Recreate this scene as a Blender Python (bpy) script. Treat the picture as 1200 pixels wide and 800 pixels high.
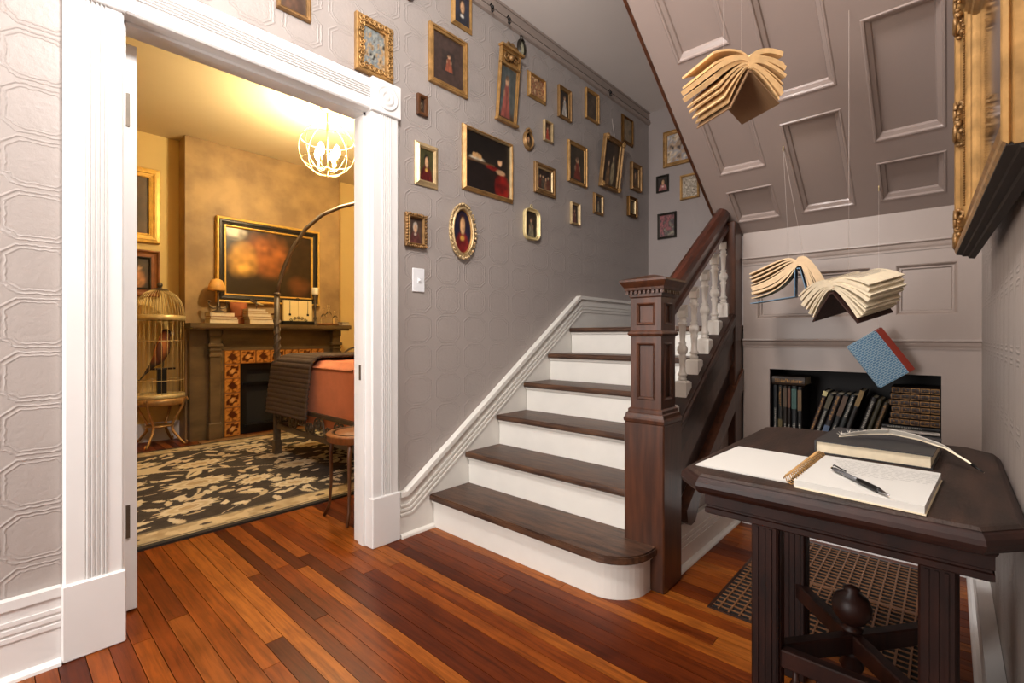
import bpy, math, random
from mathutils import Vector, Matrix, Euler
R = math.radians
for o in list(bpy.data.objects): bpy.data.objects.remove(o)
SC = bpy.context.scene
COL = SC.collection
rng = random.Random(7)

# ---------------------------------------------------------------- camera, world, lights, exposure
cam = bpy.data.cameras.new('camera'); cam.sensor_width = 36.0; cam.lens = 16.8
cam.shift_y = -0.005; cam.clip_start = 0.02; cam.clip_end = 60
camo = bpy.data.objects.new('camera', cam); COL.objects.link(camo)
camo.location = (0, 0, 1.0); camo.rotation_euler = (R(90), 0, R(42.436 - 90)); SC.camera = camo
SC.view_settings.view_transform = 'Standard'
SC.view_settings.look = 'None'
SC.view_settings.gamma = 1.0
SC.view_settings.use_curve_mapping = False
SC.view_settings.exposure = 0.0
w = bpy.data.worlds.new('world'); SC.world = w; w.use_nodes = True
w.node_tree.nodes['Background'].inputs[0].default_value = (0.8, 0.85, 1, 1)
w.node_tree.nodes['Background'].inputs[1].default_value = 0.15

def lamp(name, kind, loc, energy, color, size=0.1, rot=None, size_y=None, spread=None):
    l = bpy.data.lights.new(name, kind); l.energy = energy; l.color = color
    if kind == 'AREA':
        l.size = size
        if size_y: l.shape = 'RECTANGLE'; l.size_y = size_y
        if spread: l.spread = spread
    else:
        l.shadow_soft_size = size
    o = bpy.data.objects.new(name, l); COL.objects.link(o); o.location = loc
    if rot: o.rotation_euler = rot
    return o
# hall ceiling lamp above and behind the camera, and an added fill light near the rear wall
lamp('hall_ceiling_light', 'POINT', (0.52, 0.74, 2.58), 122, (1.0, 0.98, 0.965), 0.15)
lamp('rear_fill_light', 'AREA', (-1.6, 1.35, 1.35), 70, (1.0, 0.97, 0.945), 0.9, (R(90), 0, R(-90)), 1.7)

# ---------------------------------------------------------------- helpers
def lin(c):
    c = c / 255.0
    return c / 12.92 if c <= 0.04045 else ((c + 0.055) / 1.055) ** 2.4
def S(r, g, b): return (lin(r), lin(g), lin(b))

class MB:
    """collects shapes, then links them as ONE mesh object"""
    def __init__(s): s.v = []; s.f = []; s.sm = []
    def add(s, vs, fs, smooth=False):
        b = len(s.v); s.v += [tuple(p) for p in vs]
        for f in fs: s.f.append([b + i for i in f]); s.sm.append(smooth)
        return s
    def box(s, a, b, M=None):
        x0, y0, z0 = a; x1, y1, z1 = b
        vs = [(x0,y0,z0),(x1,y0,z0),(x1,y1,z0),(x0,y1,z0),(x0,y0,z1),(x1,y0,z1),(x1,y1,z1),(x0,y1,z1)]
        if M: vs = [M @ Vector(p) for p in vs]
        return s.add(vs, [(3,2,1,0),(4,5,6,7),(0,1,5,4),(1,2,6,5),(2,3,7,6),(3,0,4,7)])
    def cbox(s, a, b, c=0.004, M=None):
        """box with chamfered edges"""
        x0,y0,z0 = a; x1,y1,z1 = b
        vs = []; 
        for z, k in ((z0, c), (z0 + c, 0), (z1 - c, 0), (z1, c)):
            X0, X1, Y0, Y1 = x0 + k, x1 - k, y0 + k, y1 - k
            if k: vs += [(X0, Y0, z), (X0, Y0, z), (X1, Y0, z), (X1, Y0, z), (X1, Y1, z), (X1, Y1, z), (X0, Y1, z), (X0, Y1, z)]
            else: vs += [(X0, Y0 + c, z), (X0 + c, Y0, z), (X1 - c, Y0, z), (X1, Y0 + c, z), (X1, Y1 - c, z), (X1 - c, Y1, z), (X0 + c, Y1, z), (X0, Y1 - c, z)]
        if M: vs = [M @ Vector(p) for p in vs]
        fs = [(6, 4, 2, 0), (24, 26, 28, 30)]
        for l in range(3):
            for i in range(8):
                j = (i + 1) % 8
                fs.append((l*8+i, l*8+j, (l+1)*8+j, (l+1)*8+i))
        return s.add(vs, fs)
    def prism(s, poly, axis, lo, hi, M=None):
        """poly: 2-D points; axis: the axis it is extruded along"""
        n = len(poly)
        def P(p, t):
            if axis == 'x': return (t, p[0], p[1])
            if axis == 'y': return (p[0], t, p[1])
            return (p[0], p[1], t)
        vs = [P(p, lo) for p in poly] + [P(p, hi) for p in poly]
        if M: vs = [M @ Vector(p) for p in vs]
        fs = [tuple(range(n)), tuple(range(2*n-1, n-1, -1))]
        for i in range(n):
            j = (i+1) % n; fs.append((j, i, n+i, n+j))
        return s.add(vs, fs)
    def lathe(s, prof, c=(0,0,0), seg=16, M=None, smooth=True, sx=1.0, sy=1.0):
        vs = []; n = len(prof)
        for r, z in prof:
            for i in range(seg):
                a = 2*math.pi*i/seg
                p = Vector((r*math.cos(a)*sx, r*math.sin(a)*sy, z))
                if M: p = M @ p
                vs.append((p[0]+c[0], p[1]+c[1], p[2]+c[2]))
        fs = []
        for k in range(n-1):
            for i in range(seg):
                j = (i+1) % seg; fs.append((k*seg+i, k*seg+j, (k+1)*seg+j, (k+1)*seg+i))
        fs.append(tuple(range(seg-1, -1, -1))); fs.append(tuple((n-1)*seg+i for i in range(seg)))
        return s.add(vs, fs, smooth)
    def ball(s, c, r, seg=10, rings=6, sx=1, sy=1, sz=1):
        prof = [(r*math.sin(math.pi*k/rings) + 1e-5, -r*math.cos(math.pi*k/rings)*sz) for k in range(rings+1)]
        return s.lathe(prof, c, seg, None, True, sx, sy)
    def tube(s, pts, rad, seg=8, closed=False, flat=None):
        pts = [Vector(p) for p in pts]; n = len(pts)
        rads = rad if isinstance(rad, (list, tuple)) else [rad]*n
        vs = []; up = None
        for k in range(n):
            if closed: t = pts[(k+1) % n] - pts[k-1]
            else: t = pts[min(k+1, n-1)] - pts[max(k-1, 0)]
            t.normalize()
            if up is None:
                up = Vector((0,0,1)) if abs(t.z) < 0.9 else Vector((1,0,0))
            a = t.cross(up)
            if a.length < 1e-6: a = t.cross(Vector((0,1,0)))
            a.normalize(); b = a.cross(t).normalized(); up = b
            for i in range(seg):
                th = 2*math.pi*i/seg
                ca, sb = math.cos(th), math.sin(th)
                if flat: sb *= flat
                vs.append(pts[k] + (a*ca + b*sb)*rads[k])
        fs = []
        m = n if closed else n-1
        for k in range(m):
            k2 = (k+1) % n
            for i in range(seg):
                j = (i+1) % seg; fs.append((k*seg+i, k*seg+j, k2*seg+j, k2*seg+i))
        if not closed:
            fs.append(tuple(range(seg-1, -1, -1))); fs.append(tuple((n-1)*seg+i for i in range(seg)))
        return s.add(vs, fs, True)
    def sweep(s, outline, prof, M=None, smooth=False):
        """frame moulding: outline(inset) -> loop of (x,z); prof: (inset, out); out goes to -y"""
        loops = []
        for ins, out in prof:
            loops.append([(p[0], -out, p[1]) for p in outline(ins)])
        n = len(loops[0]); vs = [p for l in loops for p in l]
        if M: vs = [M @ Vector(p) for p in vs]
        fs = []
        for k in range(len(loops)-1):
            for i in range(n):
                j = (i+1) % n; fs.append((k*n+i, k*n+j, (k+1)*n+j, (k+1)*n+i))
        return s.add(vs, fs, smooth)
    def build(s, name, m, parent=None, local=False, smooth=None, fix=True):
        me = bpy.data.meshes.new(name)
        vs = s.v
        if parent is not None and not local:
            o = ORG.get(parent.name, Vector((0,0,0))); vs = [(p[0]-o[0], p[1]-o[1], p[2]-o[2]) for p in vs]
        me.from_pydata(vs, [], s.f)
        sm = s.sm if smooth is None else [smooth]*len(s.f)
        me.polygons.foreach_set('use_smooth', sm)
        if fix: fixnormals(me)
        me.materials.append(m); me.update()
        ob = bpy.data.objects.new(name, me); COL.objects.link(ob)
        if parent is not None:
            ob.parent = parent
            ORG[ob.name] = ORG.get(parent.name, Vector((0,0,0)))
        return ob
def fixnormals(me):
    import bmesh
    bm = bmesh.new(); bm.from_mesh(me)
    bmesh.ops.remove_doubles(bm, verts=bm.verts, dist=1e-6)
    bmesh.ops.recalc_face_normals(bm, faces=bm.faces)
    bm.to_mesh(me); bm.free()
ORG = {}
def tag(o, label=None, cat=None, group=None, kind=None):
    if label: o['label'] = label
    if cat: o['category'] = cat
    if group: o['group'] = group
    if kind: o['kind'] = kind
    return o
def thing(name, loc, label=None, cat=None, group=None, rot=None, kind=None):
    o = bpy.data.objects.new(name, None); COL.objects.link(o); o.location = loc
    o.empty_display_size = 0.05
    if rot: o.rotation_euler = rot
    ORG[o.name] = Vector(loc)
    return tag(o, label, cat, group, kind)
def struct(name, mb, m):
    o = mb.build(name, m); o['kind'] = 'structure'; return o
def inst(src, name, parent, loc=(0,0,0), rot=None, scale=None):
    o = bpy.data.objects.new(name, src.data if hasattr(src, 'data') else src); COL.objects.link(o)
    o.parent = parent; o.location = loc
    if rot: o.rotation_euler = rot
    if scale: o.scale = scale
    return o
def copy_tree(o, parent=None):
    c = o.copy(); COL.objects.link(c); c.parent = parent
    for ch in list(o.children): copy_tree(ch, c)
    return c
def unit_box(name, m):
    b = MB().box((-.5,-.5,-.5), (.5,.5,.5)); me = bpy.data.meshes.new(name); me.from_pydata(b.v, [], b.f); me.materials.append(m); return me
def cells(u0, u1, v0, v1, holes):
    """rectangles that fill u0..u1 x v0..v1 except the holes (u0,u1,v0,v1)"""
    us = sorted(set([u0, u1] + [x for h in holes for x in h[:2] if u0 < x < u1]))
    vsn = sorted(set([v0, v1] + [x for h in holes for x in h[2:] if v0 < x < v1]))
    out = []
    for i in range(len(us)-1):
        run = None
        for j in range(len(vsn)-1):
            cu, cv = (us[i]+us[i+1])/2, (vsn[j]+vsn[j+1])/2
            if any(h[0] < cu < h[1] and h[2] < cv < h[3] for h in holes):
                if run: out.append((us[i], us[i+1], run[0], run[1])); run = None
            else:
                run = (run[0] if run else vsn[j], vsn[j+1])
        if run: out.append((us[i], us[i+1], run[0], run[1]))
    return out

# ---------------------------------------------------------------- materials
def mat(name, col, rough=0.5, metal=0.0, var=0.0, scale=8.0, bump=0.0, stretch=(1,1,1), col2=None, spec=0.5, coat=0.0, detail=4.0, bscale=None):
    m = bpy.data.materials.new(name); m.use_nodes = True; nt = m.node_tree; N = nt.nodes; L = nt.links
    p = N['Principled BSDF']; p.inputs['Base Color'].default_value = (*col, 1); p.inputs['Roughness'].default_value = rough
    p.inputs['Metallic'].default_value = metal; p.inputs['Specular IOR Level'].default_value = spec
    if coat: p.inputs['Coat Weight'].default_value = coat; p.inputs['Coat Roughness'].default_value = 0.15
    if var or bump or col2:
        tc = N.new('ShaderNodeTexCoord'); mp = N.new('ShaderNodeMapping'); mp.inputs['Scale'].default_value = stretch
        L.new(tc.outputs['Object'], mp.inputs['Vector'])
        nz = N.new('ShaderNodeTexNoise'); nz.inputs['Scale'].default_value = scale; nz.inputs['Detail'].default_value = detail
        L.new(mp.outputs[0], nz.inputs['Vector'])
        c2 = col2 if col2 else tuple(max(0, c*(1-var)) for c in col)
        mx = N.new('ShaderNodeValToRGB'); mx.color_ramp.elements[0].position = 0.35; mx.color_ramp.elements[1].position = 0.68
        mx.color_ramp.elements[0].color = (*c2, 1); mx.color_ramp.elements[1].color = (*col, 1)
        if var or col2:
            L.new(nz.outputs['Fac'], mx.inputs['Fac']); L.new(mx.outputs['Color'], p.inputs['Base Color'])
        if bump:
            n2 = nz
            if bscale:
                n2 = N.new('ShaderNodeTexNoise'); n2.inputs['Scale'].default_value = bscale; n2.inputs['Detail'].default_value = 6
                L.new(mp.outputs[0], n2.inputs['Vector'])
            bp = N.new('ShaderNodeBump'); bp.inputs['Strength'].default_value = bump; bp.inputs['Distance'].default_value = 0.01
            L.new(n2.outputs['Fac'], bp.inputs['Height']); L.new(bp.outputs[0], p.inputs['Normal'])
    return m
def emit(name, col, strength):
    m = bpy.data.materials.new(name); m.use_nodes = True; p = m.node_tree.nodes['Principled BSDF']
    p.inputs['Base Color'].default_value = (*col, 1); p.inputs['Emission Color'].default_value = (*col, 1); p.inputs['Emission Strength'].default_value = strength
    return m
def glass(name, col=(1,1,1), rough=0.02):
    m = bpy.data.materials.new(name); m.use_nodes = True; p = m.node_tree.nodes['Principled BSDF']
    p.inputs['Base Color'].default_value = (*col, 1); p.inputs['Transmission Weight'].default_value = 1.0; p.inputs['Roughness'].default_value = rough
    return m
def attr_mat(name, rough=0.45, coat=0.0, bump=0.0, bscale=200):
    m = bpy.data.materials.new(name); m.use_nodes = True; N = m.node_tree.nodes; L = m.node_tree.links
    p = N['Principled BSDF']; p.inputs['Roughness'].default_value = rough
    if coat: p.inputs['Coat Weight'].default_value = coat; p.inputs['Coat Roughness'].default_value = 0.1
    a = N.new('ShaderNodeVertexColor'); a.layer_name = 'Col'; L.new(a.outputs['Color'], p.inputs['Base Color'])
    if bump:
        tc = N.new('ShaderNodeTexCoord'); nz = N.new('ShaderNodeTexNoise'); nz.inputs['Scale'].default_value = bscale
        L.new(tc.outputs['Object'], nz.inputs['Vector']); bp = N.new('ShaderNodeBump'); bp.inputs['Strength'].default_value = bump; bp.inputs['Distance'].default_value = 0.004
        L.new(nz.outputs['Fac'], bp.inputs['Height']); L.new(bp.outputs[0], p.inputs['Normal'])
    return m
def mnode(N, L, op, a, b=None, c=None):
    n = N.new('ShaderNodeMath'); n.operation = op
    for i, x in enumerate((a, b, c)):
        if x is None: continue
        if isinstance(x, (int, float)): n.inputs[i].default_value = x
        else: L.new(x, n.inputs[i])
    return n.outputs[0]
def wallpaper(name, col, tw=0.2, th=0.16, strength=0.5, axis='X'):
    """painted embossed wallpaper: framed tiles with medallions, relief only"""
    m = bpy.data.materials.new(name); m.use_nodes = True; nt = m.node_tree; N = nt.nodes; L = nt.links
    p = N['Principled BSDF']; p.inputs['Roughness'].default_value = 0.42
    tc = N.new('ShaderNodeTexCoord'); sp = N.new('ShaderNodeSeparateXYZ'); L.new(tc.outputs['Object'], sp.inputs[0])
    nz0 = N.new('ShaderNodeTexNoise'); nz0.inputs['Scale'].default_value = 60; nz0.inputs['Detail'].default_value = 3; L.new(tc.outputs['Object'], nz0.inputs['Vector'])
    wob = mnode(N, L, 'MULTIPLY', mnode(N, L, 'SUBTRACT', nz0.outputs['Fac'], 0.5), 0.07)
    u = mnode(N, L, 'ADD', mnode(N, L, 'FRACT', mnode(N, L, 'DIVIDE', sp.outputs[axis], tw)), wob)
    v = mnode(N, L, 'ADD', mnode(N, L, 'FRACT', mnode(N, L, 'DIVIDE', sp.outputs['Z'], th)), wob)
    au = mnode(N, L, 'ABSOLUTE', mnode(N, L, 'SUBTRACT', u, 0.5)); av = mnode(N, L, 'ABSOLUTE', mnode(N, L, 'SUBTRACT', v, 0.5))
    # chamfered frame distance
    d = mnode(N, L, 'MAXIMUM', mnode(N, L, 'MAXIMUM', mnode(N, L, 'ADD', au, 0.04), av), mnode(N, L, 'MULTIPLY', mnode(N, L, 'ADD', au, av), 0.66))
    l1 = mnode(N, L, 'SMOOTH_MIN', 1.0, mnode(N, L, 'MULTIPLY', mnode(N, L, 'MAXIMUM', mnode(N, L, 'SUBTRACT', 0.024, mnode(N, L, 'ABSOLUTE', mnode(N, L, 'SUBTRACT', d, 0.452))), 0.0), 45.0), 0.1); l2 = mnode(N, L, 'MULTIPLY', mnode(N, L, 'MAXIMUM', mnode(N, L, 'SUBTRACT', 0.02, mnode(N, L, 'ABSOLUTE', mnode(N, L, 'SUBTRACT', d, 0.385))), 0.0), 40.0)
    r = mnode(N, L, 'SQRT', mnode(N, L, 'ADD', mnode(N, L, 'POWER', au, 2.0), mnode(N, L, 'POWER', av, 2.0)))
    ring = mnode(N, L, 'MULTIPLY', mnode(N, L, 'SINE', mnode(N, L, 'MULTIPLY', r, 55)), mnode(N, L, 'LESS_THAN', r, 0.27))
    nz = N.new('ShaderNodeTexNoise'); nz.inputs['Scale'].default_value = 320; nz.inputs['Detail'].default_value = 3; L.new(tc.outputs['Object'], nz.inputs['Vector'])
    h = mnode(N, L, 'ADD', mnode(N, L, 'ADD', l1, l2), mnode(N, L, 'ADD', mnode(N, L, 'MULTIPLY', mnode(N, L, 'MULTIPLY', mnode(N, L, 'LESS_THAN', d, 0.34), nz0.outputs['Fac']), 0.9), mnode(N, L, 'MULTIPLY', nz.outputs['Fac'], 0.22)))
    bp = N.new('ShaderNodeBump'); bp.inputs['Strength'].default_value = strength; bp.inputs['Distance'].default_value = 0.0017
    L.new(h, bp.inputs['Height']); L.new(bp.outputs[0], p.inputs['Normal'])
    n3 = N.new('ShaderNodeTexNoise'); n3.inputs['Scale'].default_value = 1.7; L.new(tc.outputs['Object'], n3.inputs['Vector'])
    rp = N.new('ShaderNodeValToRGB'); rp.color_ramp.elements[0].color = (*[c*0.93 for c in col], 1); rp.color_ramp.elements[1].color = (*[c*1.05 for c in col], 1)
    L.new(n3.outputs['Fac'], rp.inputs['Fac']); L.new(rp.outputs['Color'], p.inputs['Base Color'])
    return m
def plank_mat(name):
    """amber pine boards, each board its own tone, grain along Y"""
    m = bpy.data.materials.new(name); m.use_nodes = True; nt = m.node_tree; N = nt.nodes; L = nt.links
    p = N['Principled BSDF']; p.inputs['Coat Weight'].default_value = 0.03; p.inputs['Coat Roughness'].default_value = 0.3; p.inputs['Specular IOR Level'].default_value = 0.18
    oi = N.new('ShaderNodeObjectInfo'); ge = N.new('ShaderNodeNewGeometry')
    rp = N.new('ShaderNodeValToRGB'); cr = rp.color_ramp; cr.interpolation = 'LINEAR'
    cols = [(0.0, S(76,28,8)), (0.12, S(90,36,8)), (0.3, S(116,52,13)), (0.6, S(134,67,18)), (0.86, S(154,87,30)), (1.0, S(98,39,10))]
    cr.elements[0].position = 0; cr.elements[0].color = (*cols[0][1], 1); cr.elements[1].position = 1; cr.elements[1].color = (*cols[-1][1], 1)
    for q, c in cols[1:-1]:
        e = cr.elements.new(q); e.color = (*c, 1)
    L.new(oi.outputs['Random'], rp.inputs['Fac'])
    off = N.new('ShaderNodeVectorMath'); off.operation = 'SCALE'; off.inputs[0].default_value = (13, 57, 91); L.new(oi.outputs['Random'], off.inputs['Scale'])
    ad = N.new('ShaderNodeVectorMath'); ad.operation = 'ADD'; L.new(ge.outputs['Position'], ad.inputs[0]); L.new(off.outputs[0], ad.inputs[1])
    mp = N.new('ShaderNodeMapping'); mp.inputs['Scale'].default_value = (1, 0.055, 1); L.new(ad.outputs[0], mp.inputs['Vector'])
    nz = N.new('ShaderNodeTexNoise'); nz.inputs['Scale'].default_value = 70; nz.inputs['Detail'].default_value = 8; nz.inputs['Roughness'].default_value = 0.65; nz.inputs['Distortion'].default_value = 0.6
    L.new(mp.outputs[0], nz.inputs['Vector'])
    n2 = N.new('ShaderNodeTexNoise'); n2.inputs['Scale'].default_value = 7; n2.inputs['Detail'].default_value = 5; L.new(ad.outputs[0], n2.inputs['Vector'])
    g = N.new('ShaderNodeValToRGB'); g.color_ramp.elements[0].position = 0.3; g.color_ramp.elements[0].color = (0.36,0.27,0.2,1); g.color_ramp.elements[1].position = 0.58; g.color_ramp.elements[1].color = (1.08,1.08,1.05,1)
    L.new(nz.outputs['Fac'], g.inputs['Fac'])
    g2 = N.new('ShaderNodeValToRGB'); g2.color_ramp.elements[0].position = 0.33; g2.color_ramp.elements[0].color = (0.62,0.55,0.5,1); g2.color_ramp.elements[1].position = 0.55; g2.color_ramp.elements[1].color = (1,1,1,1)
    L.new(n2.outputs['Fac'], g2.inputs['Fac'])
    a = N.new('ShaderNodeMix'); a.data_type = 'RGBA'; a.blend_type = 'MULTIPLY'; a.inputs['Factor'].default_value = 0.85
    L.new(rp.outputs['Color'], a.inputs['A']); L.new(g.outputs['Color'], a.inputs['B'])
    b = N.new('ShaderNodeMix'); b.data_type = 'RGBA'; b.blend_type = 'MULTIPLY'; b.inputs['Factor'].default_value = 0.7
    L.new(a.outputs['Result'], b.inputs['A']); L.new(g2.outputs['Color'], b.inputs['B']); L.new(b.outputs['Result'], p.inputs['Base Color'])
    rr = N.new('ShaderNodeMapRange'); rr.inputs['To Min'].default_value = 0.28; rr.inputs['To Max'].default_value = 0.5; L.new(n2.outputs['Fac'], rr.inputs['Value']); L.new(rr.outputs[0], p.inputs['Roughness'])
    bp = N.new('ShaderNodeBump'); bp.inputs['Strength'].default_value = 0.12; bp.inputs['Distance'].default_value = 0.004; L.new(nz.outputs['Fac'], bp.inputs['Height']); L.new(bp.outputs[0], p.inputs['Normal'])
    return m

M = {}
M['paper'] = wallpaper('mauve_wallpaper', S(160,150,144), 0.2, 0.16, 1.0)
M['paper_r'] = wallpaper('mauve_wallpaper_side', S(150,139,131), 0.13, 0.16, 1.0)
M['paper_f'] = wallpaper('mauve_wallpaper_far', S(158,146,141), 0.2, 0.16, 0.4, 'Y')
M['white'] = mat('white_gloss_paint', S(224,221,218), 0.35, var=0.04, scale=5)
M['stairwhite'] = mat('white_stair_paint', S(226,222,214), 0.4, var=0.05, scale=9)
M['mauve'] = mat('mauve_panel_paint', S(150,134,124), 0.38, var=0.04, scale=3)
M['soffit'] = mat('taupe_gloss_paint', S(148,132,124), 0.24, var=0.04, scale=3)
M['ceil'] = mat('ceiling_plaster', S(232,222,214), 0.8, var=0.05, scale=2, bump=0.1, bscale=3)
M['yellow'] = mat('yellow_wall_paint', S(226,196,126), 0.7, var=0.05, scale=3)
M['cream_ceil'] = mat('cream_ceiling', S(226,208,164), 0.8, var=0.04, scale=3)
M['suede'] = mat('mottled_ochre_plaster', S(178,146,96), 0.6, col2=S(138,110,72), scale=4, bump=0.1, detail=8)
M['plank'] = plank_mat('pine_plank')
M['dark'] = mat('dark_gap', S(30,18,10), 0.9)
M['tread'] = mat('worn_dark_tread', S(92,62,42), 0.42, col2=S(48,29,20), scale=6, stretch=(7,1,7), bump=0.2, bscale=30, detail=9)
M['treadworn'] = M['tread']
M['newel'] = mat('mahogany', S(80,45,27), 0.32, col2=S(52,28,17), scale=7, stretch=(6,6,0.7), bump=0.05, coat=0.3)
M['rail'] = mat('mahogany_rail', S(76,33,18), 0.28, col2=S(50,21,12), scale=9, stretch=(1,6,1), coat=0.4)
M['darkwood'] = mat('dark_stained_wood', S(50,28,18), 0.35, col2=S(34,18,12), scale=8, stretch=(1,6,5), coat=0.2)
M['tabletop'] = mat('worn_table_top', S(56,38,29), 0.6, col2=S(36,25,19), scale=6, stretch=(1,5,1), bump=0.2, bscale=40, spec=0.3)
M['table'] = mat('table_mahogany', S(48,22,14), 0.46, col2=S(26,12,9), scale=8, stretch=(6,2,1), spec=0.3)
M['gold'] = mat('gold_leaf', S(190,146,88), 0.42, 0.5, var=0.4, scale=25, bump=0.15, bscale=60)
M['palegold'] = mat('pale_gold', S(206,178,132), 0.4, 0.5, var=0.3, scale=25, bump=0.12)
M['darkgold'] = mat('dark_gold', S(120,84,40), 0.42, 0.75, var=0.4, scale=25, bump=0.12)
M['oldgold'] = mat('old_gold', S(158,120,74), 0.45, 0.5, var=0.4, scale=25, bump=0.15)
M['brass'] = mat('brass', S(224,202,146), 0.36, 0.35, var=0.2, scale=30)
M['brightgold'] = mat('bright_gilt', S(236,188,88), 0.4, 0.3, var=0.25, scale=20, bump=0.1)
M['brownwood'] = mat('brown_frame_wood', S(92,56,30), 0.4, var=0.3, scale=20)
M['blackframe'] = mat('dark_bronze', S(52,46,38), 0.4, 0.6, var=0.3, scale=20)
M['canvas'] = attr_mat('painted_picture', 0.4, 0.15)
M['canvas_gloss'] = attr_mat('varnished_picture', 0.3, 0.4)
M['iron'] = mat('dark_iron', S(98,84,68), 0.45, 0.35, var=0.3, scale=20)
M['black'] = mat('black_metal', S(16,14,13), 0.4, 0.3)
M['firebox'] = mat('soot_and_shade_black', S(14,12,11), 0.8)
M['mantel'] = mat('taupe_mantel_paint', S(112,90,58), 0.38, col2=S(76,60,38), scale=3, stretch=(1,1,3))
M['glazed'] = attr_mat('glazed_tile', 0.25, 0.4)
M['hearth'] = mat('hearth_tile', S(150,112,68), 0.4, var=0.25, scale=9)
M['nichewood'] = mat('niche_black_wood', S(20,15,13), 0.7)
M['rug'] = attr_mat('wool_rug', 0.95, 0, 0.6, 260)
M['coral'] = mat('coral_bedspread', S(228,142,104), 0.85, var=0.12, scale=8, bump=0.4, bscale=18)
M['quilt'] = mat('charcoal_quilt', S(80,64,52), 0.9, var=0.15, scale=30, bump=0.3)
M['sheet'] = mat('white_sheet', S(210,204,200), 0.9)
M['walnut'] = mat('walnut_stool', S(146,88,42), 0.5, var=0.35, scale=12, stretch=(1,5,1))
M['paperpage'] = mat('book_paper', S(224,208,178), 0.8, var=0.1, scale=60, stretch=(1,1,1))
M['oldpage'] = mat('aged_book_paper', S(222,182,128), 0.8, var=0.15, scale=40)
M['whitepage'] = attr_mat('printed_page', 0.8)
M['notepaper'] = mat('notebook_paper', S(198,195,188), 0.85)
M['ink'] = mat('ink', S(46,44,46), 0.7)
M['bulb'] = emit('glowing_bulb', (1.0, 0.78, 0.42), 60)
M['glass'] = glass('clear_glass')
M['candle'] = mat('cream_candle', S(240,226,196), 0.5)
M['terracotta'] = mat('terracotta', S(170,96,52), 0.8, var=0.2, scale=20)
M['amber'] = mat('amber_shade', S(224,168,88), 0.5, var=0.2, scale=20)
M['thread'] = mat('nylon_thread', S(190,176,168), 0.4)
M['plastic'] = mat('switch_plastic', S(230,230,232), 0.35)
M['feather'] = mat('feather_vane', S(214,206,192), 0.8)
M['featherdark'] = mat('feather_dark_vane', S(70,64,60), 0.8)

# ================================================================= THE SETTING
YA, YC, XB, XF, ZC = 2.03, -0.10, 2.75, 4.07, 3.04       # picture wall, right wall, under-stair wall, far wall, ceiling
DX0, DX1, DZ = 0.30, 1.215, 2.07                          # doorway
# --- floor: a dark sub-floor carrying every board as a plank of its own
floor = struct('floor', MB().box((-2.0, YC-0.1, -0.06), (4.3, 5.75, -0.022)), M['dark'])
pm = unit_box('plank', M['plank'])
x = -0.32; k = 0
prng = random.Random(21)
while x < XB:
    wd = prng.choice([0.05, 0.056, 0.062, 0.066, 0.054])
    y = YC + 0.0; first = True
    yend = 5.62
    while y < yend - 0.05:
        ln = prng.uniform(0.9, 2.9) if not first else prng.uniform(0.4, 2.4)
        first = False
        y1 = min(yend, y + ln)
        if yend - y1 < 0.3: y1 = yend
        o = inst(pm, 'plank', floor, (x + wd/2, (y+y1)/2, -0.0115), None, (wd - 0.0022, y1 - y - 0.002, 0.023))
        y = y1; k += 1
    x += wd
MB().box((2.78, 2.15, -0.021), (4.0, 5.62, 0.0)).build('floor_strip', M['walnut'], floor)

# --- picture wall with the doorway in it
mb = MB()
for (a, b, c, d) in cells(-1.9, XF + 0.1, 0, ZC, [(DX0-0.02, DX1+0.02, -1, DZ+0.02)]): mb.box((a, YA, c), (b, YA+0.115, d))
wl = struct('wall_left', mb, M['paper'])
mb = MB()
for (a, b, c, d) in cells(-0.9, 4.1, 0, 2.95, [(DX0-0.02, DX1+0.02, -1, DZ+0.02)]): mb.box((a, YA+0.116, c), (b, YA+0.14, d))
struct('wall_bedroom_near', mb, M['yellow'])
struct('wall_right', MB().box((-1.9, YC-0.12, 0), (XB+0.3, YC, ZC)), M['paper_r'])
struct('wall_far', MB().box((XF, YC-0.1, 0), (XF+0.12, YA, ZC)), M['paper_f'])
struct('wall_rear', MB().box((-2.02, YC-0.12, 0), (-1.9, YA+0.1, ZC)), M['paper_f'])
struct('ceiling', MB().box((-2.0, YC-0.12, ZC), (XF+0.12, YA+0.12, ZC+0.08)), M['ceil'])
# bedroom shell
struct('wall_bedroom_far', MB().box((-0.9, 5.62, 0), (4.1, 5.74, 2.95)), M['yellow'])
struct('wall_bedroom_left', MB().box((-1.0, YA+0.14, 0), (-0.9, 5.74, 2.95)), M['yellow'])
struct('wall_bedroom_right', MB().box((4.1, YA+0.14, 0), (4.2, 5.74, 2.95)), M['yellow'])
struct('ceiling_bedroom', MB().box((-1.0, YA+0.116, 2.93), (4.2, 5.74, 3.03)), M['cream_ceil'])
mb = MB()
for (a, b, c, d) in cells(1.265, 2.835, 0, 2.929, [(1.70, 2.46, -1, 0.745)]): mb.box((a, 5.40, c), (b, 5.619, d))
struct('wall_chimney_breast', mb, M['suede'])
mb = MB().box((-0.9, 5.60, 0), (1.264, 5.619, 0.17)).box((-0.9, 5.592, 0.155), (1.264, 5.619, 0.175)).box((2.836, 5.60, 0), (4.1, 5.619, 0.17))
struct('baseboard_bedroom', mb, M['white'])

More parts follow.
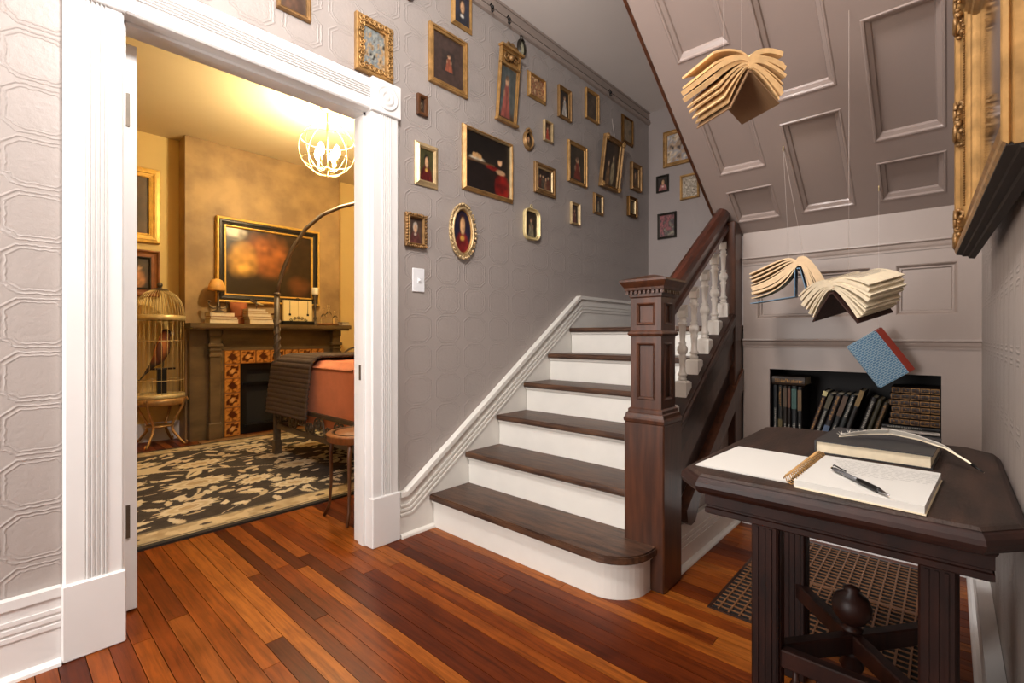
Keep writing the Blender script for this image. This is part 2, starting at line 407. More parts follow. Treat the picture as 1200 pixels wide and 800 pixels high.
# --- doorway: jambs, fluted casings, corner blocks, plinths
d1 = thing('door_1', (0.76, 2.09, 0), kind='structure')
mb = MB().box((DX0-0.02, 2.012, 0), (DX0, 2.165, DZ+0.02)); mb.box((DX0, 2.06, 0), (DX0+0.012, 2.105, DZ)); mb.build('jamb', M['white'], d1)
mb = MB().box((DX1, 2.012, 0), (DX1+0.02, 2.165, DZ+0.02)); mb.box((DX1-0.012, 2.06, 0), (DX1, 2.105, DZ)); mb.build('jamb', M['white'], d1)
mb = MB().box((DX0-0.02, 2.012, DZ), (DX1+0.02, 2.165, DZ+0.02)); mb.box((DX0, 2.06, DZ-0.012), (DX1, 2.105, DZ)); mb.build('jamb_head', M['white'], d1)
def casing_poly(w, t=0.025):
    """cross-section: a flat board with rounded arrises and a reeded centre; x 0..w, y 0 (wall)..-t"""
    p = [(0, 0), (0, -t+0.006), (0.006, -t)]
    a, b = w*0.34, w*0.72; n = 5; s = (b-a)/n
    for i in range(n):
        q = a + i*s
        p += [(q, -t), (q + 0.10*s, -t+0.005), (q + 0.24*s, -t+0.005), (q + 0.5*s, -t-0.004), (q+0.76*s, -t-0.001)]
    p += [(b, -t), (w-0.006, -t), (w, -t+0.006), (w, 0)]
    return p
CW = 0.147
for x0 in (DX0 - CW - 0.0005, DX1 + 0.0005):
    pl = [(x0 + q[0], 2.029 + q[1]) for q in casing_poly(CW)]
    MB().prism(pl, 'z', 0.235, DZ-0.005).build('casing', M['white'], d1)
    MB().cbox((x0-0.004, 1.992, 0), (x0+CW+0.004, 2.029, 0.236), 0.004).build('plinth_block', M['white'], d1)
    cb = MB().cbox((x0-0.006, 1.990, DZ-0.006), (x0+CW+0.006, 2.029, DZ+0.152), 0.003).build('corner_block', M['white'], d1)
    prof = [(0.060, 0.0), (0.060, 0.004), (0.054, 0.008), (0.047, 0.003), (0.040, 0.001), (0.036, 0.006), (0.029, 0.009), (0.022, 0.006), (0.018, 0.002), (0.012, 0.007), (0.005, 0.010), (0.0005, 0.0105)]
    Mr = Matrix.Rotation(R(90), 3, 'X')
    MB().lathe(prof, (x0+CW/2, 1.9905, DZ+0.073), 32, Mr).build('bullseye', M['white'], cb)
pl = [(2.029 + q[1], DZ + 0.0005 + q[0]) for q in casing_poly(0.1445)]
MB().prism([(a, b) for a, b in pl], 'x', DX0-0.004, DX1+0.004).build('head_casing', M['white'], d1)
MB().box((DX1-0.014, 2.082, 0.79), (DX1-0.0115, 2.098, 0.862)).build('strike_plate', M['iron'], d1)
# open door leaf, swung into the bedroom
dl = thing('door_2', (0.345, 2.6, 0.008), kind='structure')
MB().cbox((0.326, 2.185, 0.01), (0.364, 3.02, 2.055), 0.003).build('door_leaf', M['white'], dl)
for z in (1.757, 0.274):
    MB().box((0.3275, 2.179, z), (0.3425, 2.1852, z+0.118)).build('hinge_leaf', M['iron'], dl)
    MB().lathe([(0.006, z), (0.006, z+0.118)], (0.322, 2.176, 0), 10).build('hinge_pin', M['iron'], dl)

# --- baseboards
def board_x(mb, x0, x1, y, top, s=-1, t=0.022):
    """moulded baseboard along X; y = wall face, s = side it projects to"""
    mb.box((x0, min(y, y+s*t), 0), (x1, max(y, y+s*t), top-0.028))
    mb.box((x0, min(y, y+s*(t+0.006)), top-0.028), (x1, max(y, y+s*(t+0.006)), top))
    for q in (0.075, 0.098, 0.121): mb.box((x0, min(y, y+s*(t+0.004)), top-q), (x1, max(y, y+s*(t+0.004)), top-q+0.013))
    mb.prism([(y+s*t, 0), (y+s*(t+0.018), 0), (y+s*(t+0.016), 0.009), (y+s*(t+0.009), 0.017), (y+s*t, 0.019)], 'x', x0, x1)
mb = MB(); board_x(mb, -1.9, 0.1484, 2.029, 0.235); struct('baseboard_left', mb, M['white'])
mb = MB(); board_x(mb, -1.9, XB, YC+0.001, 0.20, 1, 0.028); struct('baseboard_right', mb, M['white'])

# --- picture rail and frieze under the ceiling
mb = MB().prism([(2.029, 2.925), (2.012, 2.93), (2.005, 2.945), (2.008, 2.957), (2.018, 2.962), (2.029, 2.965)], 'x', -1.9, XF)
mb.box((-1.9, 2.02, 2.975), (XF, 2.029, ZC-0.001)).box((-1.9, 2.012, 3.025), (XF, 2.029, ZC-0.001))
struct('trim_1', mb, M['mauve'])

# --- wall under the stairs with recessed panels and the bookshelf niche
NY0, NY1, NZ0, NZ1 = 0.024, 0.691, 0.50, 0.831
BT = 1.555
panels = [(-0.029, 0.176, 1.095, 1.318), (0.268, 0.752, 1.095, 1.318)]
mb = MB()
for (a, b, c, d) in cells(YC, 0.82, 0, BT, [(NY0, NY1, NZ0, NZ1)] + panels): mb.box((XB, a, c), (XB+0.03, b, d))
wb = struct('wall_back', mb, M['mauve'])
for (a, b, c, d) in panels:
    MB().box((XB+0.022, a-0.005, c-0.005), (XB+0.036, b+0.005, d+0.005)).build('panel', M['mauve'], wb)
    mb = MB().sweep(lambda i, a=a, b=b, c=c, d=d: [(a+i, c+i), (b-i, c+i), (b-i, d-i), (a+i, d-i)], [(0, 0.0), (0.004, -0.002), (0.012, -0.014), (0.018, -0.014), (0.021, -0.02)], Matrix(((0,1,0),(1,0,0),(0,0,1))) )
    mb.v = [(XB - v[0] if False else XB + v[0], v[1], v[2]) for v in mb.v]
    mb.build('panel_moulding', M['mauve'], wb)
def rail_y(z, h=0.05):
    return MB().prism([(XB, z+h*0.5), (XB-0.018, z+h*0.5), (XB-0.02, z+h*0.32), (XB-0.012, z+h*0.18), (XB-0.009, z-h*0.1), (XB-0.005, z-h*0.3), (XB-0.004, z-h*0.5), (XB, z-h*0.5)], 'y', YC, 0.82)
rail_y(1.40, 0.045).build('rail_moulding', M['mauve'], wb)
rail_y(0.965, 0.045).build('rail_moulding', M['mauve'], wb)
mb = MB().box((XB-0.02, YC+0.02, 0), (XB, 0.82, 0.17)).box((XB-0.026, YC+0.02, 0.15), (XB, 0.82, 0.175)); mb.build('skirting', M['white'], wb)
# niche lining
mb = MB().box((XB+0.03, NY0-0.02, NZ0-0.02), (XB+0.30, NY1+0.02, NZ0)).box((XB+0.03, NY0-0.02, NZ1), (XB+0.30, NY1+0.02, NZ1+0.02))
mb.box((XB+0.03, NY0-0.02, NZ0), (XB+0.30, NY0, NZ1)).box((XB+0.03, NY1, NZ0), (XB+0.30, NY1+0.02, NZ1)).box((XB+0.28, NY0-0.02, NZ0), (XB+0.30, NY1+0.02, NZ1))
mb.build('niche_lining', M['nichewood'], wb)

# --- sloping panelled soffit of the upper flight
SL, SZ = 0.70, BT
def sof(xx, yy, dd):          # dd: height above the soffit face along its normal
    n = Vector((SL, 0, 1)).normalized()
    return Vector((xx, yy, SZ + SL*(XB - xx))) + n*dd
SP = [(1.51,1.93,.62,.832), (2.01,2.421,.62,.832), (2.508,2.685,.62,.832), (1.0,1.425,.62,.832),
      (1.75,2.176,.313,.531), (2.26,2.684,.313,.531), (1.24,1.665,.313,.531),
      (1.50,1.92,.005,.225), (2.003,2.422,.005,.225), (2.508,2.685,.005,.225), (1.0,1.41,.005,.225)]
so = thing('stair_soffit', (1.7, 0.42, 1.6), 'taupe panelled sloping underside of the upper stair flight', 'stair underside')
mb = MB()
for (a, b, c, d) in cells(0.66, 2.765, YC+0.001, 0.925, SP):
    vs = [sof(a,c,0), sof(b,c,0), sof(b,d,0), sof(a,d,0), sof(a,c,.035), sof(b,c,.035), sof(b,d,.035), sof(a,d,.035)]
    mb.add(vs, [(0,1,2,3),(7,6,5,4),(1,0,4,5),(2,1,5,6),(3,2,6,7),(0,3,7,4)])
mb.build('stiles_and_rails', M['soffit'], so)
for (a, b, c, d) in SP:
    lv = [(0, 0.0), (0.004, -0.003), (0.010, -0.002), (0.013, 0.006), (0.026, 0.013), (0.029, 0.022), (0.034, 0.022)]
    vs = []; kx = 1/math.sqrt(1+SL*SL)
    for ins, dep in lv:
        vs += [sof(a+ins*kx, c+ins, dep), sof(b-ins*kx, c+ins, dep), sof(b-ins*kx, d-ins, dep), sof(a+ins*kx, d-ins, dep)]
    fs = []
    for l in range(len(lv)-1):
        for i in range(4): fs.append((l*4+i, l*4+(i+1)%4, l*4+4+(i+1)%4, l*4+4+i))
    m_ = MB().add(vs, fs).build('panel_moulding', M['soffit'], so)
    kk = len(lv)*4-4
    vs = [sof(a+.025, c+.03, .0225), sof(b-.025, c+.03, .0225), sof(b-.025, d-.03, .0225), sof(a+.025, d-.03, .0225)]
    vs += [v + Vector((SL,0,1)).normalized()*0.012 for v in vs]
    MB().add(vs, [(0,1,2,3),(7,6,5,4),(1,0,4,5),(2,1,5,6),(3,2,6,7),(0,3,7,4)]).build('panel', M['soffit'], so)
vs = []
for (yy, dd) in ((.925, -.004), (.938, -.004), (.938, .05), (.925, .05)):
    vs += [sof(0.66, yy, dd), sof(2.68, yy, dd)]
MB().add(vs, [(0,1,3,2),(2,3,5,4),(4,5,7,6),(6,7,1,0),(0,2,4,6),(1,7,5,3)]).build('edge_trim', M['newel'], so)

# ================================================================= THE STAIRCASE
st = thing('staircase', (2.2, 1.4, 0), 'white staircase with dark worn treads, turned balusters and a mahogany newel post', 'staircase')
RISE, RUN, X1 = 0.1768, 0.249, 1.55        # first nosing at X1
YS0, YS1 = 0.90, 2.0                       # stair width
def tread_bull(z0, z1, x0, x1, ya, yb, r):
    """first step: rounded near corner"""
    poly = [(x1, yb), (x0, yb)]
    for i in range(0, 11):
        a = R(180 + 90*i/10)
        poly.append((x0 + r + r*math.cos(a), ya + r + r*math.sin(a)))
    poly.append((x1, ya))
    return MB().prism(poly, 'z', z0, z1)
for k in range(6):
    zt = RISE*(k+1); xn = X1 + RUN*k; xe = xn + RUN + 0.03 if k < 5 else XF - 0.001
    if k == 0:
        tread_bull(0, zt-0.033, xn+0.028, xe, 0.868, YS1, 0.15).build('riser', M['stairwhite'], st)
        tread_bull(zt-0.047, zt-0.033, xn+0.016, xe, 0.858, YS1, 0.155).build('cove_moulding', M['stairwhite'], st)
        mb = tread_bull(zt-0.033, zt-0.028, xn+0.006, xe, 0.848, YS1, 0.16)
        q = tread_bull(zt-0.028, zt-0.006, xn, xe, 0.842, YS1, 0.165); mb.add(q.v, q.f)
        q = tread_bull(zt-0.006, zt, xn+0.005, xe, 0.847, YS1, 0.16); mb.add(q.v, q.f)
        mb.build('tread', M['tread'], st)
    else:
        MB().box((xn+0.028, YS0, zt-RISE), (xn+0.05, YS1, zt-0.031)).build('riser', M['stairwhite'], st)
        MB().prism([(xn+0.028, zt-0.031), (xn+0.014, zt-0.031), (xn+0.02, zt-0.045), (xn+0.028, zt-0.05)], 'y', YS0, YS1).build('cove_moulding', M['stairwhite'], st)
        prof = [(xn+0.007, zt-0.031), (xn+0.001, zt-0.024), (xn, zt-0.016), (xn+0.001, zt-0.008), (xn+0.007, zt), (xe, zt), (xe, zt-0.031)]
        MB().prism(prof, 'y', YS0 if k < 5 else YC, YS1).build('tread', M['tread'], st)
# wall skirt with beads that follow the pitch and level out at the landing
KX, KZ = 2.925, 1.297
sk0 = (1.405, 0.226)
MB().prism([(1.372, 0), (XF, 0), (XF, KZ), (KX, KZ), sk0, (1.372, 0.226)], 'y', 2.004, 2.029).build('skirt_board', M['stairwhite'], st)
def path_strip(mb, pts, o0, o1, y0, y1):
    """band between two offsets below a polyline (x,z), extruded in y"""
    def off(d):
        out = []
        for i, p in enumerate(pts):
            ns = []
            if i > 0: ns.append(Vector((pts[i][0]-pts[i-1][0], pts[i][1]-pts[i-1][1])).normalized())
            if i < len(pts)-1: ns.append(Vector((pts[i+1][0]-pts[i][0], pts[i+1][1]-pts[i][1])).normalized())
            ns = [Vector((t.y, -t.x)) for t in ns]
            n = ns[0] if len(ns) == 1 else (ns[0]+ns[1])/(1+ns[0].dot(ns[1]))
            out.append((p[0]+n.x*d, p[1]+n.y*d))
        return out
    a, b = off(o0), off(o1)
    for i in range(len(pts)-1):
        mb.prism([a[i], a[i+1], b[i+1], b[i]], 'y', y0, y1)
path = [(1.372, 0.226), sk0, (KX, KZ), (XF-0.001, KZ)]
mb = MB(); path_strip(mb, path, -0.001, 0.022, 1.990, 2.029)
for q in (0.062, 0.085, 0.108): path_strip(mb, path, q, q+0.011, 1.9995, 2.01)
mb.build('skirt_moulding', M['stairwhite'], st)
MB().prism([(2.004, 0), (1.986, 0), (1.988, 0.011), (1.995, 0.018), (2.004, 0.020)], 'x', 1.372, 1.577).build('shoe_moulding', M['stairwhite'], st)

# --- newel post
nx0, nx1, ny0, ny1 = 1.757, 1.925, 0.812, 0.984
np_ = MB().cbox((nx0, ny0, 0), (nx1, ny1, 0.655), 0.005).build('newel_post', M['newel'], st)
sx0, sx1, sy0, sy1 = 1.777, 1.905, 0.832, 0.964
def ring_z(mb, prof, x0, x1, y0, y1):
    n = len(prof); vs = []
    for o, z in prof: vs += [(x0-o, y0-o, z), (x1+o, y0-o, z), (x1+o, y1+o, z), (x0-o, y1+o, z)]
    fs = [(3,2,1,0), tuple(4*n-4+i for i in range(4))]
    for k in range(n-1):
        for i in range(4): fs.append((k*4+i, k*4+(i+1)%4, k*4+4+(i+1)%4, k*4+4+i))
    return mb.add(vs, fs)
ring_z(MB(), [(0.020, 0.655), (0.022, 0.668), (0.017, 0.676), (0.014, 0.690), (0.008, 0.694), (0.008, 0.706), (0.0, 0.712)], sx0, sx1, sy0, sy1).build('base_moulding', M['newel'], np_)
# shaft: core plus stiles and rails leaving recessed panels on each face
ps = [(0.745, 0.975), (1.045, 1.135)]
core = MB().box((sx0+0.009, sy0+0.009, 0.655), (sx1-0.009, sy1-0.009, 1.17))
for (a, b, c, d) in cells(sx0, sx1, 0.70, 1.17, [(sx0+0.026, sx1-0.026, p[0], p[1]) for p in ps]):
    core.box((a, sy0, c), (b, sy0+0.01, d)); core.box((a, sy1-0.01, c), (b, sy1, d))
for (a, b, c, d) in cells(sy0+0.0101, sy1-0.0101, 0.70, 1.17, [(sy0+0.026, sy1-0.026, p[0], p[1]) for p in ps]):
    core.box((sx0, a, c), (sx0+0.01, b, d)); core.box((sx1-0.01, a, c), (sx1, b, d))
core.build('shaft', M['newel'], np_)
for (z0, z1) in ps:
    for face in range(4):
        pr_ = [(0.0, 0.0), (0.004, 0.003), (0.010, -0.002), (0.012, -0.008)]
        if face in (0, 2):
            a, b = sx0+0.026, sx1-0.026
            mb = MB().sweep(lambda i: [(a+i, z0+i), (b-i, z0+i), (b-i, z1-i), (a+i, z1-i)], pr_)
            yy, s_ = (sy0, 1) if face == 0 else (sy1, -1)
            mb.v = [(v[0], yy + s_*v[1], v[2]) for v in mb.v]
        else:
            a, b = sy0+0.026, sy1-0.026
            mb = MB().sweep(lambda i: [(a+i, z0+i), (b-i, z0+i), (b-i, z1-i), (a+i, z1-i)], pr_)
            xx, s_ = (sx0, 1) if face == 1 else (sx1, -1)
            mb.v = [(xx + s_*v[1], v[0], v[2]) for v in mb.v]
        mb.build('panel_moulding', M['newel'], np_)
ring_z(MB(), [(0.0, 1.0), (0.007, 1.004), (0.010, 1.011), (0.007, 1.018), (0.0, 1.024)], sx0, sx1, sy0, sy1).build('band_moulding', M['newel'], np_)
ring_z(MB(), [(0.0, 1.155), (0.004, 1.16), (0.006, 1.18), (0.018, 1.186), (0.020, 1.196), (0.030, 1.212), (0.034, 1.220), (0.034, 1.228), (0.020, 1.232), (-0.02, 1.243), (-0.055, 1.252)], sx0, sx1, sy0, sy1).build('cap', M['newel'], np_)
dm = unit_box('dentil', M['newel'])
for i in range(9):
    t = i/8.0
    px = sx0 - 0.008 + t*(sx1-sx0+0.016); py = sy0 - 0.008 + t*(sy1-sy0+0.016)
    o_ = ORG[np_.name]
    for (cx, cy) in ((px, sy0-0.010), (sx0-0.010, py)) + (((px, sy1+0.010), (sx1+0.010, py)) if i < 9 else ()):
        inst(dm, 'dentil', np_, (cx-o_[0], cy-o_[1], 1.178-o_[2]), None, (0.010, 0.010, 0.014))

# --- handrail, balusters
BX0, BDX, BZ0 = 2.105, 0.133, 0.697
PT = BDX*0.707
def slope(x0, z0, x): return z0 + 0.70*(x-x0)
prof = [(-0.028, -0.075), (-0.028, -0.055), (-0.018, -0.045), (-0.020, -0.02), (-0.034, -0.012), (-0.036, 0.006), (-0.030, 0.03), (-0.016, 0.046), (0, 0.052), (0.016, 0.046), (0.030, 0.03), (0.036, 0.006), (0.034, -0.012), (0.020, -0.02), (0.018, -0.045), (0.028, -0.055), (0.028, -0.075)]
vs = []
xs = (sx1-0.005, 2.655)
n = len(prof)
for xx in xs:
    zc = slope(1.98, 1.188, xx)
    vs += [(xx, 0.885 + p[0], zc + p[1]*1.15) for p in prof]
fs = [tuple(range(n)), tuple(range(2*n-1, n-1, -1))] + [(i, (i+1) % n, n+(i+1) % n, n+i) for i in range(n)]
hr = MB().add(vs, fs).build('handrail', M['rail'], st)
def baluster_mesh():
    mb = MB()
    mb.box((-0.033, -0.033, -0.012), (0.033, 0.033, 0.102))
    ring_z(mb, [(0, 0.102), (-0.006, 0.109), (-0.017, 0.113)], -0.033, 0.033, -0.033, 0.033)
    p = [(0.014, 0.11), (0.021, 0.118), (0.021, 0.124), (0.015, 0.13), (0.022, 0.138), (0.023, 0.145), (0.016, 0.152), (0.014, 0.18), (0.016, 0.215), (0.02, 0.228), (0.015, 0.236), (0.024, 0.248), (0.0265, 0.262), (0.023, 0.276), (0.015, 0.286), (0.02, 0.293), (0.013, 0.302), (0.0145, 0.33), (0.017, 0.375), (0.023, 0.383), (0.023, 0.39), (0.016, 0.396), (0.02, 0.404), (0.016, 0.41), (0.015, 0.42)]
    mb.lathe(p, (0, 0, 0), 14)
    mb.prism([(-0.02, 0.418), (0.02, 0.418), (0.02, 0.478), (-0.02, 0.45)], 'y', -0.02, 0.02)
    me = bpy.data.meshes.new('baluster'); me.from_pydata(mb.v, [], mb.f); me.polygons.foreach_set('use_smooth', mb.sm); fixnormals(me); me.materials.append(M['stairwhite']); return me
bm_ = baluster_mesh()
o_ = ORG[st.name]
for k in range(-1, 5):
    inst(bm_, 'baluster', st, (BX0 + BDX*k - o_[0], 0.885 - o_[1], BZ0 + PT*k - o_[2] - 0.0), None, (0.9, 0.9, 0.93))
# --- closed string and the wooden spandrel below it
def band(x0, x1, zoff0, zoff1, y0, y1, name, m, x_ref=1.955, z_ref=0.70):
    z = lambda xx, o: z_ref + 0.70*(xx-x_ref) + o
    return MB().prism([(x0, z(x0, zoff0)), (x1, z(x1, zoff0)), (x1, z(x1, zoff1)), (x0, z(x0, zoff1))], 'y', y0, y1).build(name, m, st)
PX = 2.632
band(1.91, PX, -0.20, -0.055, 0.832, 0.915, 'stringer', M['darkwood'])
band(1.91, PX, -0.085, -0.06, 0.818, 0.915, 'stringer_cap', M['darkwood'])
band(1.91, PX, -0.115, -0.10, 0.824, 0.84, 'stringer_bead', M['darkwood'])
band(1.91, PX, -0.32, -0.20, 0.842, 0.86, 'spandrel_board', M['newel'])
band(1.95, PX, -0.44, -0.32, 0.856, 0.87, 'spandrel_board', M['darkwood'])
# block fill below balusters
for k in range(-1, 5):
    xx = BX0 + BDX*k
    z = BZ0 + PT*k
    MB().prism([(xx-0.067, z-0.001), (xx+0.067, z-0.001), (xx+0.067, z-0.06), (xx-0.067, z-0.12)], 'y', 0.855, 0.914).build('string_step', M['darkwood'], st)
# lower sloping rail with its shaped foot
zl = lambda xx: 0.245 + 0.70*(xx-2.0)
MB().prism([(1.985, zl(1.985)+0.03), (PX+0.11, zl(PX+0.11)+0.06), (PX+0.11, zl(PX+0.11)-0.05), (2.13, zl(2.13)-0.055), (2.10, zl(2.10)-0.085), (2.075, 0.195), (2.03, 0.19), (1.995, 0.21)], 'y', 0.815, 0.87).build('spandrel_rail', M['newel'], st)
MB().box((1.926, 0.86, 0), (XB-0.001, 0.885, 0.62)).build('spandrel_wall', M['mauve'], st)
MB().prism([(2.3, 0.4), (XB-0.001, 0.4), (XB-0.001, 1.0), (2.3, 0.75)], 'y', 0.861, 0.884).build('spandrel_panel', M['newel'], st)
mb = MB(); board_x(mb, 1.926, XB-0.021, 0.8598, 0.20, -1, 0.015); mb.build('spandrel_baseboard', M['stairwhite'], st)
MB().cbox((PX, 0.825, 0.30), (XB-0.001, 0.93, 1.605), 0.004).build('end_post', M['newel'], st)
# landing wall below/behind: closes the stair box towards the niche
MB().box((XB+0.31, YC+0.01, 0), (XB+0.33, 0.9, 1.02)).build('landing_support', M['dark'], st)

# ================================================================= PICTURES
def canvas(name, wdt, hgt, nx, ny, fn, parent, y=-0.006, zc=0.0, m='canvas', oval=False):
    """flat painted picture facing -y, coloured per vertex; local coordinates"""
    vs, fs, cs = [], [], []
    for j in range(ny+1):
        for i in range(nx+1):
            u, v = 2*i/nx-1, 2*j/ny-1
            if oval:   # square grid mapped to a disc
                uu, vv = u*math.sqrt(1-v*v/2), v*math.sqrt(1-u*u/2)
            else: uu, vv = u, v
            vs.append((uu*wdt/2, y, zc + vv*hgt/2)); q_ = 0.7 + 0.6*vn(uu*8 + wdt*50, vv*8 + hgt*70, 5); cs.append(tuple(x*q_ for x in fn(uu, vv)))
    for j in range(ny):
        for i in range(nx):
            a = j*(nx+1)+i; fs.append((a, a+1, a+nx+2, a+nx+1))
    me = bpy.data.meshes.new(name); me.from_pydata(vs, [], fs)
    at = me.color_attributes.new('Col', 'FLOAT_COLOR', 'POINT')
    at.data.foreach_set('color', [x for c in cs for x in (*c, 1.0)])
    me.materials.append(M[m]); ob = bpy.data.objects.new(name, me); COL.objects.link(ob); ob.parent = parent
    return ob
def h2(i, j, s):
    x = math.sin(i*127.1 + j*311.7 + s*74.7)*43758.5453
    return x - math.floor(x)
def vn(x, y, s=0):
    i, j = math.floor(x), math.floor(y); a, b = x-i, y-j
    a, b = a*a*(3-2*a), b*b*(3-2*b)
    return (h2(i,j,s)*(1-a)+h2(i+1,j,s)*a)*(1-b) + (h2(i,j+1,s)*(1-a)+h2(i+1,j+1,s)*a)*b
def mixc(a, b, t):
    t = max(0.0, min(1.0, t)); return tuple(p+(q-p)*t for p, q in zip(a, b))
def soft(d, w=0.12): return max(0.0, min(1.0, 0.5 - d/w))
def ell(u, v, cx, cy, rx, ry): return math.sqrt(((u-cx)/rx)**2 + ((v-cy)/ry)**2) - 1
def bust(bg, robe, seed=0, skin=S(206,160,120), hair=S(52,34,24), collar=None, cx=0.0, cy=0.22, sz=0.42):
    """an anonymous half-length sitter"""
    def f(u, v):
        c = mixc(bg, tuple(x*1.9 for x in bg), vn(u*2+5, v*2+3, seed)*0.8)
        sh = ell(u, v, cx, -1.05, 0.85, 1.05)
        rc = mixc(robe, tuple(x*0.35 for x in robe), vn(u*4, v*4, seed+3))
        c = mixc(c, rc, soft(sh, 0.2))
        if collar: c = mixc(c, collar, soft(ell(u, v, cx, cy-sz*1.4, sz*0.55, sz*0.28), 0.6)*0.85)
        c = mixc(c, hair, soft(ell(u, v, cx, cy+0.08, sz*0.95, sz*1.15), 0.3))
        c = mixc(c, skin, soft(ell(u, v, cx+0.03, cy-0.02, sz*0.62, sz*0.88), 0.35))
        c = mixc(c, tuple(x*0.5 for x in skin), soft(ell(u, v, cx+sz*0.35, cy, sz*0.4, sz*0.9), 0.5)*0.5)
        return c
    return f
def standing(bg, robe, seed=0, skin=S(200,156,120), cx=0.0, top=0.55, floor_=None):
    """an anonymous full-length figure"""
    def f(u, v):
        c = mixc(bg, tuple(x*1.8 for x in bg), vn(u*2+1, v*2+7, seed)*0.9)
        if floor_ and v < -0.6: c = mixc(c, floor_, (-0.6-v)*3)
        wd = 0.2 + 0.42*max(0, (top-v))*0.7
        if v < top and v > -0.93:
            rc = mixc(robe, tuple(x*0.45 for x in robe), vn(u*9, v*2.5, seed+2))
            c = mixc(c, rc, soft(abs(u-cx)/wd-1, 0.3))
        c = mixc(c, skin, soft(ell(u, v, cx, top+0.15, 0.22, 0.18), 0.4))
        for sd_ in (-1, 1): c = mixc(c, tuple(x*0.7 for x in skin), soft(ell(u, v, cx+sd_*0.3, top-0.35, 0.09, 0.16), 0.5)*0.8)
        c = mixc(c, S(60,40,28), soft(ell(u, v, cx-0.04, top+0.25, 0.19, 0.11), 0.5)*0.8)
        return c
    return f
def group(bg, cols, seed=0, n=4):
    """several small anonymous figures in a dark room"""
    r = random.Random(seed); fig = [(-0.75+1.5*(i+0.5)/n + r.uniform(-.08,.08), r.uniform(-0.05, 0.3), r.choice(cols)) for i in range(n)]
    def f(u, v):
        c = mixc(bg, tuple(x*2.2 for x in bg), vn(u*2.2, v*2.2, seed)*0.8)
        for (x, y, col) in fig:
            c = mixc(c, mixc(col, tuple(q*0.4 for q in col), vn(u*5, v*5, seed+1)), soft(ell(u, v, x, y-0.65, 0.26, 0.55), 0.35))
            c = mixc(c, S(206,166,128), soft(ell(u, v, x, y+0.05, 0.09, 0.13), 0.4))
        return c
    return f
def blotch(cols, seed=0, sc=2.5):
    def f(u, v):
        t = vn(u*sc, v*sc, seed)*0.6 + vn(u*sc*2.3, v*sc*2.3, seed+1)*0.4
        t = max(0, min(0.999, (t-0.2)*1.6)); k = t*(len(cols)-1); i = int(k)
        return mixc(cols[i], cols[i+1], k-i)
    return f
def matted(inner, border, ru, rv, cy=0.0):
    def f(u, v):
        if abs(u) < ru and abs(v-cy) < rv: return inner(u/ru, (v-cy)/rv)
        return border
    return f

def rect_o(w, h):
    return lambda i: [(-w/2+i, i), (w/2-i, i), (w/2-i, h-i), (-w/2+i, h-i)]
def oval_o(w, h, n=36):
    return lambda i: [((w/2-i)*math.cos(2*math.pi*k/n), h/2 + (h/2-i)*math.sin(2*math.pi*k/n)) for k in range(n)]
def round_o(w, h, r, n=6):
    def f(i):
        out = []; rr = max(r-i, 0.002)
        for (cx, cz, a0) in ((w/2-r, h-r, 0), (-w/2+r, h-r, 90), (-w/2+r, r, 180), (w/2-r, r, 270)):
            for k in range(n):
                a = R(a0 + 90*k/(n-1)); out.append((cx + rr*math.cos(a), cz + rr*math.sin(a)))
        return out
    return f
PROFILES = {
 'scoop': [(0,0),(0,.75),(.06,.95),(.16,1.0),(.24,.9),(.34,.62),(.55,.48),(.76,.5),(.84,.62),(.92,.58),(1.0,.3),(1.0,.12)],
 'reverse': [(0,0),(0,.35),(.12,.45),(.3,.55),(.6,.85),(.72,1.0),(.82,.98),(.86,.8),(1.0,.5),(1.0,.12)],
 'plain': [(0,0),(0,.8),(.1,1.0),(.75,.95),(.85,.7),(1.0,.65),(1.0,.12)],
 'step': [(0,0),(0,.7),(.05,.8),(.3,.85),(.34,1.0),(.52,1.0),(.56,.7),(.82,.62),(.86,.72),(1.0,.66),(1.0,.12)],
}
def picture(name, label, wall, c, z, w, h, fw, fn, depth=0.024, prof='scoop', m='gold', cat='picture', grp=None, lean=0, shape='rect', nx=22, ny=28, lip=None, cm='canvas', roll=0):
    """framed picture; c = position of its centre along the wall, z = its centre height"""
    if wall == 'A': loc, rz = (c, 2.0285, z-h/2), 0
    elif wall == 'F': loc, rz = (XF-0.0015, c, z-h/2), R(-90)
    elif wall == 'bed': loc, rz = (c, 5.6185, z-h/2), 0
    elif wall == 'breast': loc, rz = (c, 5.3985, z-h/2), 0
    t = thing(name, loc, label, cat, grp, (R(lean), R(roll), rz))
    ol = rect_o(w, h) if shape == 'rect' else (oval_o(w, h) if shape == 'oval' else round_o(w, h, min(w, h)*0.3))
    fr = MB().sweep(ol, [(a*fw, b*depth) for a, b in PROFILES[prof]], smooth=(shape != 'rect')).build('frame', M[m], t, local=True, fix=False)
    MB().prism(ol(0.004), 'y', -0.003, 0).build('backing', M['brownwood'], t, local=True)
    if lip:
        MB().sweep(ol, [(fw*0.86, depth*0.5), (fw*0.9, depth*0.72), (fw*1.0, depth*0.72), (fw*1.1, depth*0.5), (fw*1.1, depth*0.1)], smooth=(shape != 'rect')).build('inner_lip', M[lip], t, local=True, fix=False)
    iw, ih = w-2*fw*0.99, h-2*fw*0.99
    canvas('painting', iw, ih, nx, ny, fn, t, -depth*0.22, h/2, cm, oval=(shape == 'oval'))
    return t, fr
def fx(c, w):      # corrects a measured span on the picture wall for the frame's own depth
    a, b = (c-w/2)*1.0125, (c+w/2)*0.995
    return (a+b)/2, b-a
DK, BR, OLV = S(36,28,23), S(60,44,32), S(66,56,42)
def A(name, label, c, z, w, h, fw, fn, **k):
    c, w = fx(c, w); k['depth'] = k.get('depth', 0.024)*0.85; return picture(name, label, 'A', c, z, w, h, fw*0.82, fn, **k)

